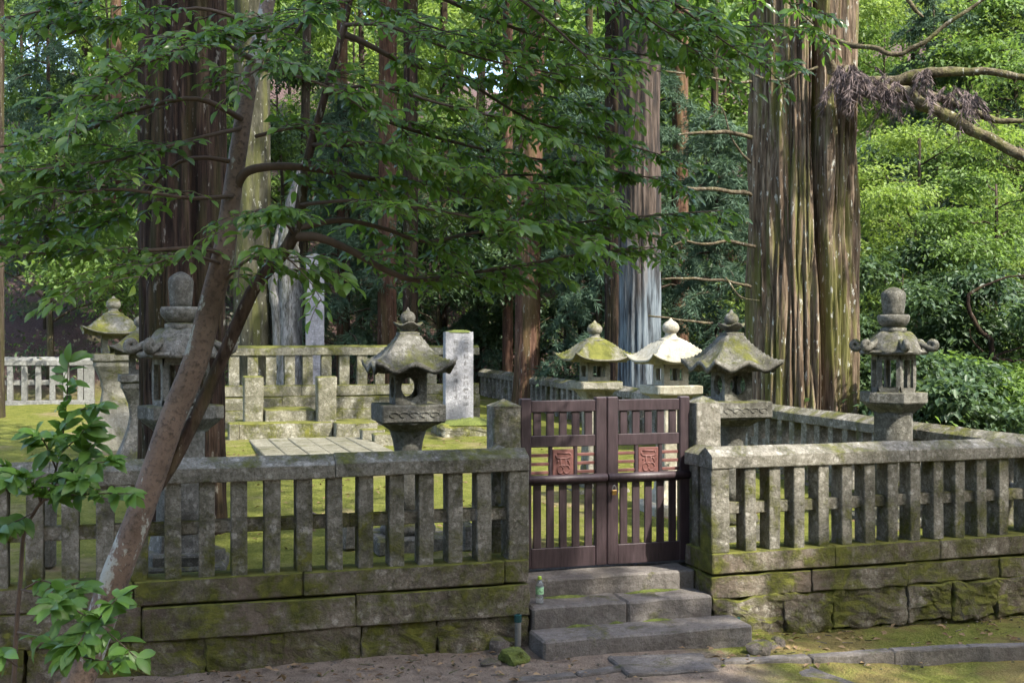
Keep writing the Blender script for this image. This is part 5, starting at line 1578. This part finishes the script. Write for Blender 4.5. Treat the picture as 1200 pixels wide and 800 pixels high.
for pts, nm_, nl in SB:
    pth = sl_path(pts, nm_)
    for k in range(nl):
        t = 0.15 + 0.85 * (k + 1) / nl
        j = min(len(pth) - 2, int(t * (len(pth) - 1))); f = t * (len(pth) - 1) - j
        q = pth[j].lerp(pth[j + 1], f)
        d = (pth[j + 1] - pth[j]).normalized(); up = Vector((0, 0, 1))
        side = d.cross(up); side = side.normalized() if side.length > .05 else Vector((math.cos(YAW), -math.sin(YAW), 0))
        s = 1 if k % 2 else -1
        for rep in range(4):
            dd = d * rr.uniform(.1, .8) + side * s * (1 if rep == 0 else -1) * rr.uniform(.4, 1.0) + up * rr.uniform(-.7, .35) + Vector((rr.gauss(0, .3), rr.gauss(0, .2), 0))
            if k == nl - 1 and rep == 0: dd = d + up * -.2
            nn = up * .7 + Vector((-.2 + rr.gauss(0, .4), -0.8 + rr.gauss(0, .4), 0))
            LL = rr.uniform(.08, .125)
            place_leaf(LEAFS, sg, q, dd, nn, LL, LL * 0.42)

# ------------------------------------------------------------------ unseen trees added behind the viewer to shade the yard
SHADE = crown_mass(150, 3.4, 5.0, 26, 0.34, 9, 0.6)
SHADE.materials.append(M['leaf_mid'])
def shade_tree(label, tx, ty, zc, s=1.0, seed=0, off=(0, 0)):
    """a tree whose crown stands between the sun and (tx,ty) on the ground"""
    k = zc / SUN.z
    cx, cy = tx + SUN.x * k, ty + SUN.y * k
    g = gz(cx, cy)
    r = root('shade_tree', label, 'tree', (cx, cy, g), group='unseen trees added to shade the precinct')
    part('trunk', ridged_trunk('trunk', 0.28, zc + 1.5, 24, 14, 0.08, 3, 60 + seed, flare=0.3), M['bark_brown'], r)
    part('crown', SHADE, None, r, (0, 0, zc - 2.2 * s - g), (0, 0, seed * 1.3), (s, s, s))
SHL = [(-3.6, 0.3, 11.5, 1.15, 'unseen leafy tree added behind the viewer to shade the left fence'), (-0.6, -0.6, 12.5, 0.85, 'unseen leafy tree added behind the viewer to shade the gate steps'), (3.6, -0.4, 13, 0.6, 'smaller unseen leafy tree added behind the viewer to shade the right fence'),
       (-4.6, 4.6, 16, 1.0, 'tall unseen leafy tree added behind the viewer to shade the dark trunk'), (-6.5, 7.5, 22, 1.2, 'tallest unseen leafy tree added behind the viewer to shade the far grey fence')]
for i, (tx, ty, zc, s, lab) in enumerate(SHL):
    shade_tree(lab, tx, ty, zc, s, i)
for i, (x, y, zc, s) in enumerate([(-9, -13, 4, 1.5), (-4, -16, 5, 1.6), (2, -15, 4.5, 1.5), (7.5, -11, 5, 1.5), (-12, -7, 4, 1.4), (12, -6, 4, 1.4), (-1, -21, 8, 2), (9, -18, 8, 2), (-10, -20, 8, 2)]):  # unseen trees added to block low sky light from behind the viewer
    g = gz(x, y)
    r = root('shade_tree', 'unseen leafy tree added to block low sky light, number of its row', 'tree', (x, y, g), group='unseen trees added to block low sky light')
    r['label'] = ('low' if zc < 5 else 'tall') + ' unseen leafy tree added behind the viewer to block low sky light'
    part('trunk', ridged_trunk('trunk', 0.25, zc + 3, 20, 10, 0.08, 3, 90 + i, flare=0.3), M['bark_brown'], r)
    part('crown', SHADE, None, r, (0, 0, zc - 3.2 * s + 1.0), (0, 0, i * 1.3), (s, s, s))

# ------------------------------------------------------------------ fallen leaves on the ground
n = 1100
X = rng.uniform(-4.5, 4.4, n); Y = np.where(rng.random(n) < 0.35, rng.uniform(-1.1, -0.05, n), rng.uniform(0.9, 9, n))
on = ~((Y < 0.7) & (Y > -0.45) & (X > -0.1) & (X < 1.75))
X, Y = X[on], Y[on]
Zg = ground_z(X, Y) + 0.02
Pn = np.stack([X, Y, Zg], 1)
D = rand_dirs(len(X), 0.12); N = norm(rand_dirs(len(X)) * 0.35 + np.array([0, 0, 1.0]))
L = rng.uniform(0.035, 0.085, len(X))
tag(part('fallen_leaves', leaf_cards('fallen_leaves', Pn, D, N, L, L * 0.5), M['litter']), 'dry brown leaves scattered over moss and earth', 'leaves', kind='stuff')


# small grit and twigs on the bare earth before the wall
n = 420
X = rng.uniform(-4.6, 4.6, n); Y = -0.03 - 1.2 * rng.random(n) ** 1.8
on = ~((Y > -0.46) & (X > -0.12) & (X < 1.8))
X, Y = X[on], Y[on]
mb = MB()
rr = random.Random(3)
for x, y in zip(X, Y):
    s = rr.uniform(0.006, 0.022); z = gz(x, y) + 0.006
    if rr.random() < 0.75:
        v = [(x + s * rr.uniform(.6, 1.2) * dx, y + s * rr.uniform(.6, 1.2) * dy, z + s * .7 * rr.uniform(.5, 1.1) * dz) for dx, dy, dz in ((1, 0, 0), (0, 1, 0), (-1, 0, 0), (0, -1, 0), (0.1, 0, 1), (0, 0, -1))]
        mb.add(v, [(0, 1, 4), (1, 2, 4), (2, 3, 4), (3, 0, 4), (1, 0, 5), (2, 1, 5), (3, 2, 5), (0, 3, 5)])
    else:
        t = rr.uniform(0, 3.1); l = rr.uniform(.04, .12)
        mb.add(*tube([(x, y, z + .008), (x + l * math.cos(t), y + l * math.sin(t), z + .012)], .004, 4))
tag(part('grit', mb.mesh('grit'), M['rock']), 'small stones and twigs strewn along the foot of the wall', 'grit', kind='stuff')
